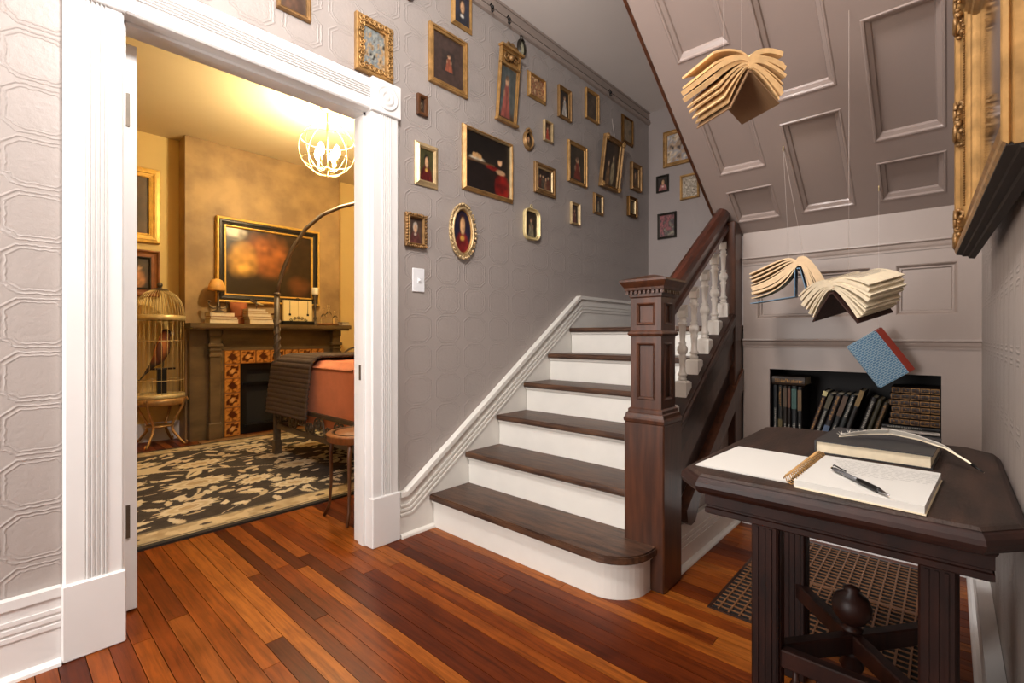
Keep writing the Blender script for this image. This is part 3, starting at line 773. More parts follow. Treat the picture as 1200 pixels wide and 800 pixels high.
A('framed_picture', 'dark framed picture cut by the top edge above the doorway head', 0.857, 2.455, 0.155, 0.225, 0.022, bust(BR, S(90,60,40), 1), m='oldgold')
t, fr = A('framed_landscape', 'gold frame of wide carved scrolls around a small blue-grey palace view', 1.233, 2.367, 0.219, 0.263, 0.05, blotch([S(40,34,30), S(150,150,140), S(96,110,118), S(170,140,100), S(60,46,36)], 4, 3.2), m='gold', depth=0.03, prof='plain', nx=26, ny=26)
def scroll(mb, cx, cz, y, r, turns=1.35, rad=0.0028, flip=1, a0=0.0, seg=5, n=16, plane='xz'):
    pts = []
    for i in range(n+1):
        q = i/n; a = a0 + flip*q*turns*2*math.pi; rr = r*(1-0.82*q)
        pts.append((cx + rr*math.cos(a), y, cz + rr*math.sin(a)))
    return mb.tube(pts, [rad*(1-0.4*i/n) for i in range(n+1)], seg)
mb = MB(); W_, H_ = fx(1.233, 0.219)[1], 0.263
for i in range(7):
    for zz in (0.024, H_-0.024): scroll(mb, -W_/2+0.022+(W_-0.044)*i/6, zz, -0.030, 0.015, flip=1 if i % 2 else -1, a0=i*1.1, rad=0.0038)
for i in range(1, 8):
    for xx in (-W_/2+0.024, W_/2-0.024): scroll(mb, xx, 0.022+(H_-0.044)*i/8, -0.030, 0.015, flip=1 if i % 2 else -1, a0=i*1.7, rad=0.0038)
mb.build('carved_scrollwork', M['gold'], fr, local=True)
A('oval_picture', 'rounded bottom of a small brown frame peeking in at the top edge', 1.434, 2.775, 0.083, 0.14, 0.014, bust(BR, S(80,60,50), 2), m='brownwood', shape='oval', nx=12, ny=12)
A('framed_portrait', 'gold framed portrait of a dark-coated sitter with white collar, cut by the top edge', 1.789, 2.835, 0.184, 0.212, 0.024, bust(S(30,34,48), S(34,38,52), 3, collar=S(220,214,204), cx=0.05), m='gold', prof='reverse')
A('framed_portrait', 'large gold frame with a tiny robed figure centred in a wide dark brown mount', 1.692, 2.504, 0.298, 0.314, 0.035, matted(standing(S(44,34,30), S(150,80,56), 5, cx=0.1, top=0.35), S(66,50,44), 0.44, 0.46, -0.02), m='gold', prof='step', depth=0.026, nx=40, ny=40)
A('framed_medallion', 'tiny brown square frame with a round pale medallion beside the doorway corner block', 1.512, 2.199, 0.089, 0.107, 0.022, (lambda u, v: mixc(S(44,30,20), S(210,190,150), soft(abs(ell(u, v, 0, 0, .42, .36)), 0.5))), m='brownwood', prof='plain', nx=16, ny=16)
# tall pier frame with a crest, hung so that its top leans out
t, fr = A('crested_frame', 'tall gold pier frame with carved crest holding a rose-gowned standing figure', 2.150, 2.535, 0.215, 0.432, 0.022, matted(standing(S(70,74,72), S(176,96,84), 6, cx=-0.12, top=0.35, floor_=S(60,40,26)), S(150,108,56), 1.0, 0.78, -0.22), m='gold', prof='step', lean=5, nx=22, ny=40)
W_ = fx(2.15, .215)[1]
mb = MB().box((-W_/2-0.01, -0.036, 0.425), (W_/2+0.01, 0, 0.438)); mb.build('cornice', M['gold'], t, local=True)
MB().box((-W_/2, -0.026, 0.33), (W_/2, -0.004, 0.34)).build('frieze_rail', M['gold'], t, local=True)
MB().box((-W_/2-0.006, -0.03, -0.004), (W_/2+0.006, 0, 0.012)).build('base_rail', M['gold'], t, local=True)
mb = MB().prism([(-W_/2, 0.438), (W_/2, 0.438), (W_*0.3, 0.452), (0, 0.474), (-W_*0.3, 0.452)], 'y', -0.022, -0.004)
for s_ in (-1, 1):
    scroll(mb, s_*W_*0.22, 0.385, -0.02, 0.03, flip=s_, rad=0.005); scroll(mb, s_*W_*0.2, 0.452, -0.022, 0.016, flip=-s_, rad=0.004)
mb.ball((0, -0.018, 0.385), 0.02); mb.build('crest', M['oldgold'], t, local=True)
t, fr = A('oval_miniature', 'small dark oval miniature hanging from the picture rail beside the crested frame', 2.295, 2.845, 0.115, 0.125, 0.016, blotch([S(60,56,46), S(196,190,160), S(120,112,90)], 7, 2), m='blackframe', shape='oval', prof='reverse', nx=12, ny=14)
MB().tube([(0.012*math.cos(a), -0.006, 0.135+0.012*math.sin(a)) for a in [i*math.pi/5 for i in range(10)]], 0.003, 6, True).build('hanging_ring', M['blackframe'], t, local=True)
A('framed_flower_picture', 'landscape gold frame with pale flowers right of the crested frame', 2.450, 2.651, 0.231, 0.168, 0.026, blotch([S(70,44,30), S(180,140,96), S(120,56,40), S(206,176,130)], 8, 3.2), m='gold', prof='reverse', nx=26, ny=20)
A('framed_portrait', 'bronze-gold frame with a slim white-dressed figure on near black', 2.756, 2.655, 0.197, 0.223, 0.03, standing(DK, S(206,196,184), 9, cx=0.1, top=0.35), m='oldgold')
A('framed_picture', 'gold frame with a nearly black canvas just below the picture rail', 3.109, 2.764, 0.232, 0.228, 0.026, blotch([S(52,42,34), S(70,56,44), S(90,76,60)], 10, 2), m='gold')
A('framed_mirror', 'gold frame with a dull brown pane, nearest the far corner under the rail', 3.659, 2.752, 0.255, 0.233, 0.024, blotch([S(120,104,80), S(140,122,96), S(98,86,66)], 11, 1.6), m='darkgold', prof='reverse')
t, fr = A('oval_miniature', 'small bronze oval miniature with a crown-shaped top beside the red-gowned portrait', 2.365, 2.275, 0.145, 0.128, 0.022, bust(DK, S(120,90,50), 12), m='oldgold', shape='oval', prof='reverse', nx=14, ny=14)
mb = MB()
for i in range(5): mb.ball(((i-2)*0.011, -0.01, 0.125 + 0.016 - abs(i-2)*0.006), 0.0085, 8, 5)
mb.build('crown_ornament', M['oldgold'], t, local=True)
A('framed_portrait', 'small pale gold frame with a figure in a coral red gown', 2.565, 2.397, 0.137, 0.139, 0.014, standing(S(60,40,30), S(200,84,62), 13, top=0.3), m='palegold', prof='plain')
A('framed_portrait', 'upright gold frame with a small red-coated figure in a dark interior', 2.915, 2.268, 0.286, 0.299, 0.034, standing(S(50,42,32), S(130,54,40), 14, top=0.1, cx=0.05), m='gold', nx=26, ny=30)
t, fr = A('ornate_frame', 'ornate gold frame with corner ornaments hanging tilted from a cord', 3.348, 2.38, 0.335, 0.398, 0.042, group(S(46,34,24), [S(190,170,130), S(60,44,34), S(150,110,70)], 15, 2), m='oldgold', prof='scoop', lean=7, depth=0.04, nx=26, ny=30)
W_ = fx(3.348, .335)[1]; mb = MB()
for sx in (-1, 1):
    for zz in (0.018, 0.38):
        for q in range(6):
            a = q*math.pi/3; mb.ball((sx*(W_/2-0.016)+0.014*math.cos(a), -0.036, zz+0.014*math.sin(a)), 0.010, 8, 5)
        mb.ball((sx*(W_/2-0.016), -0.042, zz), 0.012, 8, 5)
mb.build('corner_ornament', M['gold'], fr, local=True)
MB().tube([(0.0, 0.028, 0.56), (0.005, 0.004, 0.47), (0.02, -0.01, 0.39)], 0.002, 6).build('hanging_cord', M['thread'], t, local=True)
A('framed_picture', 'deep gold box frame with a dark slot-like picture in the far corner', 3.796, 2.386, 0.239, 0.234, 0.05, bust(DK, S(120,90,60), 16, sz=0.4), m='oldgold', prof='scoop', depth=0.035, nx=12, ny=16)
A('framed_group_picture', 'wide stepped gold frame with several small figures at a table', 2.532, 2.058, 0.264, 0.204, 0.042, group(S(40,28,22), [S(150,110,80), S(110,60,44), S(90,80,66)], 17, 4), m='oldgold', prof='step', nx=26, ny=20, lip='palegold')
t, fr = A('rounded_frame', 'brass frame with rounded corners and a ring on top holding a grey-gowned figure', 2.391, 1.733, 0.195, 0.205, 0.026, standing(S(40,32,24), S(150,140,112), 18, top=0.2), m='brass', shape='round', prof='scoop', depth=0.03)
mb = MB().tube([(0.011*math.cos(a), -0.008, 0.222+0.011*math.sin(a)) for a in [i*math.pi/6 for i in range(12)]], 0.003, 6, True); mb.ball((0, -0.01, 0.207), 0.008); mb.build('ring', M['brass'], t, local=True)
A('framed_picture', 'narrow pale gold frame with a dim figure, lowest of the middle pictures', 2.884, 1.896, 0.158, 0.158, 0.02, standing(S(50,38,34), S(130,80,76), 19, top=0.25), m='palegold', prof='scoop')
A('framed_picture', 'small gold frame with a pale seated figure under the tilted ornate frame', 3.201, 2.032, 0.194, 0.163, 0.024, group(S(50,42,36), [S(180,166,140)], 20, 1), m='oldgold', prof='reverse', lip='palegold')
A('framed_picture', 'small dark-edged gold frame lowest and nearest the far corner', 3.728, 2.114, 0.210, 0.169, 0.036, blotch([S(44,32,20), S(90,66,36)], 21), m='darkgold', prof='scoop', depth=0.035, lip='palegold', nx=12)
A('framed_portrait', 'pale gold framed portrait of a sitter in dark red robe left of the large painting', 1.543, 1.896, 0.176, 0.224, 0.034, bust(S(54,50,26), S(96,24,22), 22, hair=S(22,16,14), collar=S(190,150,70), sz=0.36), m='palegold', prof='reverse', lip='palegold', nx=24, ny=30)
def table_scene(u, v):
    """generic dark interior: fruit on a draped table, a seated figure in red at the right"""
    c = mixc(S(20,15,12), S(52,40,28), vn(u*1.5+3, v*1.5, 31)*0.9*soft(v-0.2-u*0.3, 2))
    if v < 0.05 and u < 0.35: c = mixc(c, S(30,20,15), soft(v-0.0, 0.05))
    c = mixc(c, S(200,186,160), soft(ell(u, v, -0.5, 0.10, 0.3, 0.07), 0.5))
    for (fx_, fy_) in ((-0.62, 0.2), (-0.5, 0.22), (-0.38, 0.19)): c = mixc(c, S(196,150,96), soft(ell(u, v, fx_, fy_, 0.075, 0.09), 0.4))
    c = mixc(c, S(96,66,40), soft(abs(v-0.03)/0.05-1, 0.5)*(0.8 if u < 0.3 else 0))
    rd = mixc(S(150,28,20), S(60,10,8), vn(u*5, v*5, 32))
    c = mixc(c, rd, soft(ell(u, v, 0.62, -0.65, 0.34, 0.5), 0.25))
    c = mixc(c, rd, soft(ell(u, v, 0.2, -0.05, 0.3, 0.08), 0.4))
    c = mixc(c, S(206,160,120), soft(ell(u, v, 0.52, 0.26, 0.09, 0.14), 0.35))
    c = mixc(c, S(200,156,116), soft(ell(u, v, 0.55, -0.12, 0.2, 0.09), 0.45))
    c = mixc(c, S(24,18,15), soft(ell(u, v, 0.5, 0.4, 0.14, 0.09), 0.4))
    return c
A('framed_painting', 'largest gilt-framed painting on the stair wall, red-robed figure beside a dark table', 2.000, 2.017, 0.452, 0.371, 0.026, table_scene, m='gold', prof='reverse', depth=0.032, nx=60, ny=44, lip='palegold')
t, fr = A('ornate_frame', 'small antique gold frame with lumpy carved edges and a pale-hooded sitter', 1.472, 1.542, 0.150, 0.171, 0.027, bust(S(58,44,36), S(110,60,56), 23, collar=S(196,180,160), hair=S(180,166,150), sz=0.36), m='oldgold', prof='reverse', depth=0.03)
W_ = fx(1.472, .15)[1]; mb = MB(); rr = random.Random(3)
for i in range(11):
    for zz in (0.006, 0.165): mb.ball((-W_/2+W_*i/10, -0.018, zz+rr.uniform(-.002,.002)), rr.uniform(.006,.009), 7, 4)
for i in range(1, 11):
    for xx in (-W_/2+0.004, W_/2-0.004): mb.ball((xx, -0.018, 0.171*i/11), rr.uniform(.006,.009), 7, 4)
mb.build('carved_edge', M['oldgold'], fr, local=True)
t, fr = A('oval_portrait', 'oval openwork gilt frame with a portrait of a lady in crimson dress', 1.793, 1.590, 0.222, 0.300, 0.036, bust(S(26,22,40), S(140,36,34), 24, hair=S(56,26,20), collar=S(206,160,70), skin=S(226,176,124), cy=0.28, sz=0.42), m='palegold', shape='oval', prof='reverse', depth=0.024, nx=28, ny=34, lip='gold')
W_ = fx(1.793, .222)[1]; mb = MB()
for i in range(34):
    a = 2*math.pi*i/34; ex, ez = (W_/2-0.006)*math.cos(a), 0.15 + (0.150-0.006)*math.sin(a)
    scroll(mb, ex, ez, -0.014, 0.0125, flip=1 if i % 2 else -1, a0=a, rad=0.0034, n=10)
    mb.ball((ex*1.06, -0.016, 0.15+(ez-0.15)*1.06), 0.006 + 0.003*(i % 3 == 0), 7, 4)
for s_ in (0, 1):
    for q in range(-2, 3): mb.ball((q*0.014, -0.018, 0.15 + (1 if s_ else -1)*(0.152 - abs(q)*0.004)), 0.009, 7, 4)
mb.build('openwork_leaves', M['palegold'], fr, local=True)
# far landing wall
def Fp(name, label, c, z, w, h, fw, fn, **k): return picture(name, label, 'F', c, z, w, h, fw, fn, **k)
Fp('framed_painting', 'large gold frame with pale draped figures high on the landing wall', 1.733, 2.656, 0.295, 0.315, 0.036, blotch([S(60,54,60), S(190,160,130), S(150,150,156), S(220,196,166), S(70,60,52)], 25, 2.4), m='gold', nx=28, ny=30)
Fp('framed_picture', 'smallest dark frame on the landing wall with a pink-gowned sitter', 1.888, 2.362, 0.114, 0.148, 0.014, bust(S(44,38,34), S(190,120,116), 26, collar=S(220,200,190)), m='blackframe', prof='plain')
Fp('framed_picture', 'pale gold frame with a silvery crowd scene on the landing wall', 1.643, 2.288, 0.166, 0.213, 0.018, blotch([S(96,84,74), S(200,186,166), S(130,116,100), S(220,206,186)], 27, 5), m='gold', prof='plain', nx=26, ny=30)
Fp('framed_picture', 'lowest landing-wall picture in a grey-bronze frame with rose and blue blur', 1.847, 1.983, 0.172, 0.226, 0.018, blotch([S(70,66,70), S(160,96,96), S(60,56,60), S(150,140,120)], 28, 2.6), m='blackframe', prof='plain', nx=20, ny=26)

# hooks on the picture rail
def hook(xx, label):
    t = thing('picture_hook', (xx, 2.004, 2.91), label, 'hook')
    mb = MB().tube([(xx, 2.010, 2.965), (xx, 1.998, 2.972), (xx, 1.994, 2.955), (xx, 1.998, 2.925), (xx, 1.988, 2.915), (xx, 1.982, 2.925)], 0.004, 6); mb.build('hook', M['black'], t)
    mb = MB().ball((xx, 1.99, 2.945), 0.011, 8, 6); mb.build('rosette', M['black'], t)
    return t
hook(2.006, 'black rail hook above the large brown-mounted portrait')
hook(2.153, 'black rail hook above the tall crested frame')
hook(3.345, 'small rail hook holding the cord of the tilted ornate frame')

# light switch
sw = thing('light_switch', (1.498, 2.029, 1.23), 'white toggle light switch plate on the mauve wallpaper', 'light switch')
MB().cbox((1.460, 2.022, 1.229), (1.536, 2.029, 1.352), 0.003).build('plate', M['plastic'], sw)
MB().box((1.491, 2.0205, 1.276), (1.505, 2.0225, 1.302)).build('toggle_slot', M['plastic'], sw)
MB().box((1.494, 2.008, 1.287), (1.502, 2.022, 1.296), ).build('toggle', M['plastic'], sw)

# ================================================================= HALL FURNITURE
def wbuild(mb, name, m, parent):
    """shape given in world coordinates under a turned parent"""
    rot = parent.rotation_euler.to_matrix() if parent.rotation_mode != 'QUATERNION' else parent.rotation_quaternion.to_matrix()
    inv = (Matrix.Translation(parent.location) @ rot.to_4x4()).inverted()
    mb.v = [tuple(inv @ Vector(v)) for v in mb.v]
    return mb.build(name, m, parent, local=True)
# --- big gilt mirror frame on the right wall
mf = thing('gilt_mirror', (1.46, -0.0785, 1.252), 'big gilt mirror frame with carved corner ornaments on the right wall', 'mirror', None, (0, 0, R(182.0)))
MW, MH, FW, MD = 1.12, 0.79, 0.13, 0.047
prof = [(.02,0),(.0,.06),(.0,.16),(.05,.22),(.0,.28),(.0,.44),(.04,.5),(-.01,.56),(-.01,.74),(.03,.8),(.0,.86),(.05,.97),(.09,1.0),(.14,.94),(.2,.74),(.36,.5),(.55,.42),(.66,.5),(.70,.6),(.74,.5),(.79,.42),(.84,.5),(.88,.36),(.95,.3),(1.0,.12)]
fr = MB().sweep(rect_o(MW, MH), [(a*FW, b*MD) for a, b in prof]).build('frame', M['gold'], mf, local=True, fix=False)
MB().box((-MW/2+0.01, -0.004, 0.01), (MW/2-0.01, -0.001, MH-0.01)).build('backing', M['brownwood'], mf, local=True)
MB().box((-MW/2+FW*0.95, -0.006, FW*0.95), (MW/2-FW*0.95, -0.004, MH-FW*0.95)).build('mirror_glass', mat('mirror_silver', (0.7,0.7,0.7), 0.08, 1.0), mf, local=True)
mb = MB()
for i in range(75):
    for xx in (-MW/2+FW*0.7, MW/2-FW*0.7): mb.ball((xx, -MD*0.62, FW+ (MH-2*FW)*(i+.5)/75), 0.0034, 6, 4)
mb.build('beading', M['darkgold'], fr, local=True)
def rocaille(cx, cz, r, seed, sx=1):
    mb = MB(); rr = random.Random(seed)
    for k in range(22):
        a = 2*math.pi*k/22; q = rr.uniform(.75, 1.0); mb.ball((cx+r*0.85*q*math.cos(a), -MD*(.75+.15*math.cos(a*3)), cz+1.55*r*q*math.sin(a)), r*rr.uniform(.10,.19), 7, 4)
    scroll(mb, cx, cz+r*0.6, -MD*1.0, r*0.75, flip=1, rad=0.0055, n=18); scroll(mb, cx, cz-r*0.6, -MD*1.0, r*0.75, flip=-1, rad=0.0055, n=18)
    mb.ball((cx, -MD*0.85, cz), r*0.25)
    mb.build('carved_ornament', M['oldgold'], fr, local=True)
for zz, r in ((0.07, 0.045), (MH/2, 0.045), (MH-0.07, 0.045)): rocaille(-MW/2+0.040, zz, r, int(zz*100))
MB().prism([(-0.001, -0.016), (-MD*0.3, -0.014), (-MD*0.34, -0.008), (-MD*0.6, -0.007), (-MD*0.64, -0.003), (-MD*0.9, -0.001), (-MD*0.9, 0.002), (-0.001, 0.002)], 'x', -MW/2+0.004, MW/2-0.004).build('underside_shade_strip', mat('underside_shade', S(34,24,17), 0.7), mf, local=True)  # added dark strip: the shade under the gilt frame put into its colour
for sx, zz in ((1, MH-0.07),): rocaille(sx*(MW/2-0.05), zz, 0.04, 8)

# --- side table
def inset_poly(poly, d):
    n = len(poly); out = []
    cx = sum(p[0] for p in poly)/n; cy = sum(p[1] for p in poly)/n
    lines = []
    for i in range(n):
        a, b = Vector(poly[i]), Vector(poly[(i+1) % n]); t = (b-a).normalized(); nn = Vector((-t.y, t.x))
        if (Vector((cx, cy))-a).dot(nn) < 0: nn = -nn
        lines.append((a+nn*d, t))
    for i in range(n):
        (p, t), (q, u) = lines[i-1], lines[i]
        den = t.x*u.y - t.y*u.x; s = ((q.x-p.x)*u.y - (q.y-p.y)*u.x)/den
        out.append((p.x+t.x*s, p.y+t.y*s))
    return out
def stack_poly(poly, levels):
    n = len(poly); vs = []
    for ins, z in levels: vs += [(p[0], p[1], z) for p in inset_poly(poly, ins)]
    fs = [tuple(range(n-1, -1, -1)), tuple((len(levels)-1)*n+i for i in range(n))]
    for k in range(len(levels)-1):
        for i in range(n): j = (i+1) % n; fs.append((k*n+i, k*n+j, (k+1)*n+j, (k+1)*n+i))
    return MB().add(vs, fs)
TT = 0.70
tb = thing('side_table', (1.42, 0.18, 0), 'dark worn mahogany side table with clipped corners beside the right wall', 'table')
poly = [(1.045, 0.405), (1.045, -0.04), (1.11, -0.093), (1.74, -0.093), (1.80, -0.04), (1.80, 0.40), (1.745, 0.458), (1.10, 0.458)]
stack_poly(poly, [(0.004, TT-0.006), (0.010, TT-0.001), (0.016, TT)]).build('table_top', M['tabletop'], tb)
stack_poly(poly, [(0.03, TT-0.047), (0.014, TT-0.046), (0.002, TT-0.041), (-0.005, TT-0.033), (-0.007, TT-0.025), (-0.005, TT-0.017), (0.0, TT-0.010), (0.006, TT-0.006)]).build('edge_moulding', M['table'], tb)
ap = [(1.085, 0.405), (1.085, -0.055), (1.76, -0.055), (1.76, 0.405)]
stack_poly(ap, [(0.004, 0.604), (0.0, 0.607), (0.0, 0.617), (0.003, 0.619), (0.003, 0.623), (0.0, 0.625), (0.0, 0.646), (-0.004, 0.6535)]).build('apron', M['table'], tb)
legs = [(1.20, 0.285), (1.20, -0.012), (1.58, 0.305), (1.58, -0.012)]
for (lx, ly) in legs:
    mb = MB().cbox((lx, ly, 0), (lx+0.056, ly+0.056, 0.606), 0.004)
    for q in (0.012, 0.026, 0.040): mb.box((lx-0.003, ly+q, 0.03), (lx+0.002, ly+q+0.006, 0.56))
    for q in (0.012, 0.026, 0.040): mb.box((lx+q, ly-0.003, 0.03), (lx+q+0.006, ly+0.002, 0.56))
    mb.build('leg', M['table'], tb)
cx, cy, cz = 1.418, 0.175, 0.262
for (ax, ay), (bx, by) in (((1.228, 0.313), (1.608, 0.016)), ((1.228, 0.016), (1.608, 0.333))):
    ang = math.atan2(by-ay, bx-ax); L_ = math.hypot(bx-ax, by-ay)
    Mx = Matrix.Translation(((ax+bx)/2, (ay+by)/2, cz)) @ Matrix.Rotation(ang, 4, 'Z')
    MB().cbox((-L_/2+0.02, -0.014, -0.022), (L_/2-0.02, 0.014, 0.022), 0.003, Mx).build('cross_stretcher', M['table'], tb)
MB().cbox((1.214, 0.04, 0.248), (1.242, 0.29, 0.288), 0.003).build('front_stretcher', M['table'], tb)
MB().lathe([(0.02, cz+0.02), (0.024, cz+0.03), (0.014, cz+0.036), (0.026, cz+0.045), (0.04, cz+0.065), (0.042, cz+0.085), (0.034, cz+0.105), (0.015, cz+0.118), (0.018, cz+0.126), (0.001, cz+0.134)], (cx, cy, 0), 16).build('finial', M['table'], tb)
MB().lathe([(0.001, cz-0.09), (0.018, cz-0.08), (0.026, cz-0.06), (0.018, cz-0.04), (0.03, cz-0.022)], (cx, cy, 0), 14).build('drop_finial', M['table'], tb)
MB().cbox((1.214, 0.04, 0.09), (1.242, 0.29, 0.12), 0.003).build('lower_stretcher', M['table'], tb)
for yy in (0.075, 0.12, 0.165, 0.21, 0.255):
    MB().lathe([(0.006, 0.12), (0.008, 0.135), (0.019, 0.155), (0.022, 0.172), (0.018, 0.19), (0.008, 0.205), (0.012, 0.215), (0.007, 0.225), (0.006, 0.248)], (1.228, yy, 0), 12).build('spindle', M['table'], tb)

# --- spiral notebook, pen, book with quill
nb = thing('spiral_notebook', (1.22, 0.22, TT), 'open spiral-bound notebook with handwriting on its right page', 'notebook')
def quad_block(mb, q, z0, z1):
    vs = [(p[0], p[1], z0) for p in q] + [(p[0], p[1], z1) for p in q]
    return mb.add(vs, [(3,2,1,0),(4,5,6,7),(0,1,5,4),(1,2,6,5),(2,3,7,6),(3,0,4,7)])
quad_block(MB(), [(1.100, 0.243), (1.108, 0.434), (1.368, 0.420), (1.360, 0.246)], TT+0.0005, TT+0.0035).build('left_page', M['notepaper'], nb)
qr = [(1.056, 0.030), (1.080, 0.228), (1.352, 0.218), (1.335, 0.012)]
quad_block(MB(), [(p[0]-0.003, p[1]-0.002) for p in qr], TT+0.0005, TT+0.0025).build('back_cover', M['paperpage'], nb)
quad_block(MB(), qr, TT+0.0026, TT+0.0155).build('page_block', M['notepaper'], nb)
mb = MB(); pts = []
for i in range(20*8):
    t_ = i/(20*8); a = i*2*math.pi/8
    pts.append((1.085 + 0.272*t_, 0.2355 - 0.006*t_ + 0.0115*math.cos(a), TT+0.0125 + 0.0115*math.sin(a)))
mb.tube(pts, 0.0012, 5); mb.build('spiral_wire', M['gold'], nb)
mb = MB(); wr = random.Random(11); zi = TT+0.0158
for l in range(10):
    xx = 1.318 - l*0.0125
    yy = 0.195 - l*0.004; ye = 0.022 + (0.06 if l in (0, 9) else 0.0) + wr.uniform(0, .012)
    while yy > ye:
        wl_ = wr.uniform(0.006, 0.02); p = []
        n_ = max(4, int(wl_/0.0014))
        for k in range(n_+1): p.append((xx - 0.012*(yy-0.1)*0.3 + (0.0026 if k % 2 else -0.0016)*wr.uniform(.5, 1.2), yy - wl_*k/n_, zi))
        for k in range(n_):
            a, b = p[k], p[k+1]; w_ = 0.0006
            mb.add([(a[0]-w_, a[1], zi), (b[0]-w_, b[1], zi), (b[0]+w_, b[1], zi), (a[0]+w_, a[1], zi)], [(0,1,2,3)])
        yy -= wl_ + wr.uniform(0.003, 0.006)
mb.build('handwriting', M['ink'], nb, fix=False)
pa, pb = Vector((1.205, 0.183, TT+0.0215)), Vector((1.064, 0.077, TT+0.0215))
pen = thing('ballpoint_pen', ((pa+pb)/2 - Vector((0, 0, 0.005))), 'black retractable ballpoint pen lying on the handwritten page', 'pen')
P_ = lambda t_: pa.lerp(pb, t_)
MB().tube([P_(.06), P_(.56)], 0.0042, 10).build('barrel', mat('pen_grey_plastic', S(90,90,92), 0.25), pen)
MB().tube([P_(.5), P_(.55), P_(.84), P_(.86)], [0.0046, 0.0054, 0.0052, 0.0046], 10).build('rubber_grip', M['black'], pen)
MB().tube([P_(.86), P_(.97), P_(1.0)], [0.0045, 0.0016, 0.0008], 10).build('tip', mat('pen_chrome', S(180,180,184), 0.2, 1.0), pen)
MB().tube([P_(0), P_(.06)], 0.0026, 8).build('push_button', M['black'], pen)
MB().tube([P_(.03)+Vector((0,0,.006)), P_(.05)+Vector((0,0,.008)), P_(.28)+Vector((0,0,.0065))], 0.0015, 6).build('clip', M['black'], pen)
def flat_book(name, label, cat, c, z, sx, sy, th, rz, cover, pages='paperpage', grp=None):
    """closed book lying flat; spine on its -x side in local axes"""
    t = thing(name, (c[0], c[1], z), label, cat, grp, (0, 0, rz))
    MB().box((-sx/2, -sy/2, 0), (sx/2, sy/2, 0.0028)).box((-sx/2, -sy/2, th-0.0028), (sx/2, sy/2, th)).box((-sx/2, -sy/2, 0.0028), (-sx/2+0.003, sy/2, th-0.0028)).build('cover', cover, t, local=True)
    MB().box((-sx/2+0.0031, -sy/2+0.004, 0.0029), (sx/2-0.004, sy/2-0.004, th-0.0029)).build('pages', M[pages], t, local=True)
    return t
M['blackcover'] = mat('black_book_cover', S(40,38,38), 0.5)
flat_book('hardback_book', 'thick black hardback lying on the table under the quill', 'book', (1.558, 0.135), TT+0.0005, 0.23, 0.25, 0.032, R(87)+math.pi, M['blackcover'])
qp = [Vector(p) for p in ((1.50, 0.212, TT+0.038), (1.545, 0.16, TT+0.045), (1.565, 0.11, TT+0.049), (1.545, 0.055, TT+0.046), (1.51, 0.005, TT+0.038), (1.475, -0.03, TT+0.021), (1.448, -0.056, TT+0.006))]
ql = thing('feather_quill', (1.5, 0.08, TT+0.033), 'pale feather quill with dark nib resting across the black book', 'quill')
MB().tube(qp, [0.0012, 0.0018, 0.002, 0.0022, 0.0024, 0.0024, 0.001], 8).build('shaft', M['candle'], ql)
MB().tube([qp[5].lerp(qp[6], .3), qp[6]], [0.0042, 0.001], 8).build('nib', M['black'], ql)
def vane(side, m, w0):
    vs, fs = [], []; n = 24
    for i in range(n+1):
        t_ = i/n*4.4; k = min(int(t_), 5); p = qp[k].lerp(qp[k+1], t_-k); tg = (qp[k+1]-qp[k]).normalized()
        sd = tg.cross(Vector((0,0,1))).normalized()*side
        sd = sd*(0.75 if side > 0 else 0.5) + Vector((0, 0, 0.66 if side > 0 else -0.3)); sd.normalize()
        w_ = w0*math.sin(math.pi*min(1, (i+1)/n*0.96))**0.6 * (0.9+0.2*h2(i, side, 3))
        vs += [p+Vector((0,0,.001)), p + sd*w_ + Vector((0,0,0.004)), p+Vector((0,0,-.0002)), p + sd*w_ + Vector((0,0,0.0028))]
    for i in range(n): a = i*4; fs += [(a, a+1, a+5, a+4), (a+2, a+6, a+7, a+3), (a+1, a+3, a+7, a+5)]
    return MB().add(vs, fs).build('vane', m, ql)
vane(1, M['feather'], 0.016); vane(-1, M['featherdark'], 0.013)
mb = MB(); fr_ = random.Random(4)
for i in range(46):
    p = qp[0].lerp(qp[1], fr_.uniform(0.05, 1.2)); d = Vector((fr_.uniform(-1,1), fr_.uniform(-1,1), fr_.uniform(.0,1))).normalized()
    e = p + d*fr_.uniform(.008, .018); e.z = max(e.z, TT+0.034)
    mb.tube([p, p.lerp(e, .5)+Vector((0,0,.002)), e], [0.0006, .0005, .0002], 4)
mb.build('downy_barbs', M['feather'], ql)

# --- floor grate
gt = thing('floor_grate', (2.24, 0.33, 0.0), 'bronze floor heating grate set in the boards under the table', 'floor grate')
GX0, GX1, GY0, GY1 = 1.79, 2.69, 0.015, 0.659
MB().box((GX0, GY0, 0.0005), (GX1, GY1, 0.002)).build('shade_plate', M['firebox'], gt)  # black plate lying on the boards, painted shade beneath the bars
gm = mat('bronze_grate', S(132,88,54), 0.5, 0.2, var=0.3, scale=30)
mb = MB()
for (a, b, c, d) in cells(GX0, GX1, GY0, GY1, [(GX0+0.012, GX1-0.012, GY0+0.012, GY1-0.012)]): mb.box((a, c, 0.002), (b, d, 0.0045))
mb.build('grate_frame', M['darkwood'], gt)
gb = unit_box('bar', gm)
ny = 18
for i in range(1, ny): inst(gb, 'bar', gt, (0, GY0+(GY1-GY0)*i/ny-0.33, 0.0045), None, (GX1-GX0-0.024, 0.006, 0.005))
nxx = 28
for i in range(1, nxx):
    wd = 0.022 if i == 14 else 0.0045
    inst(gb, 'cross_bar', gt, (GX0+(GX1-GX0)*i/nxx-2.24, (GY0+GY1)/2-0.33, 0.0045), None, (wd, GY1-GY0-0.024, 0.0042))

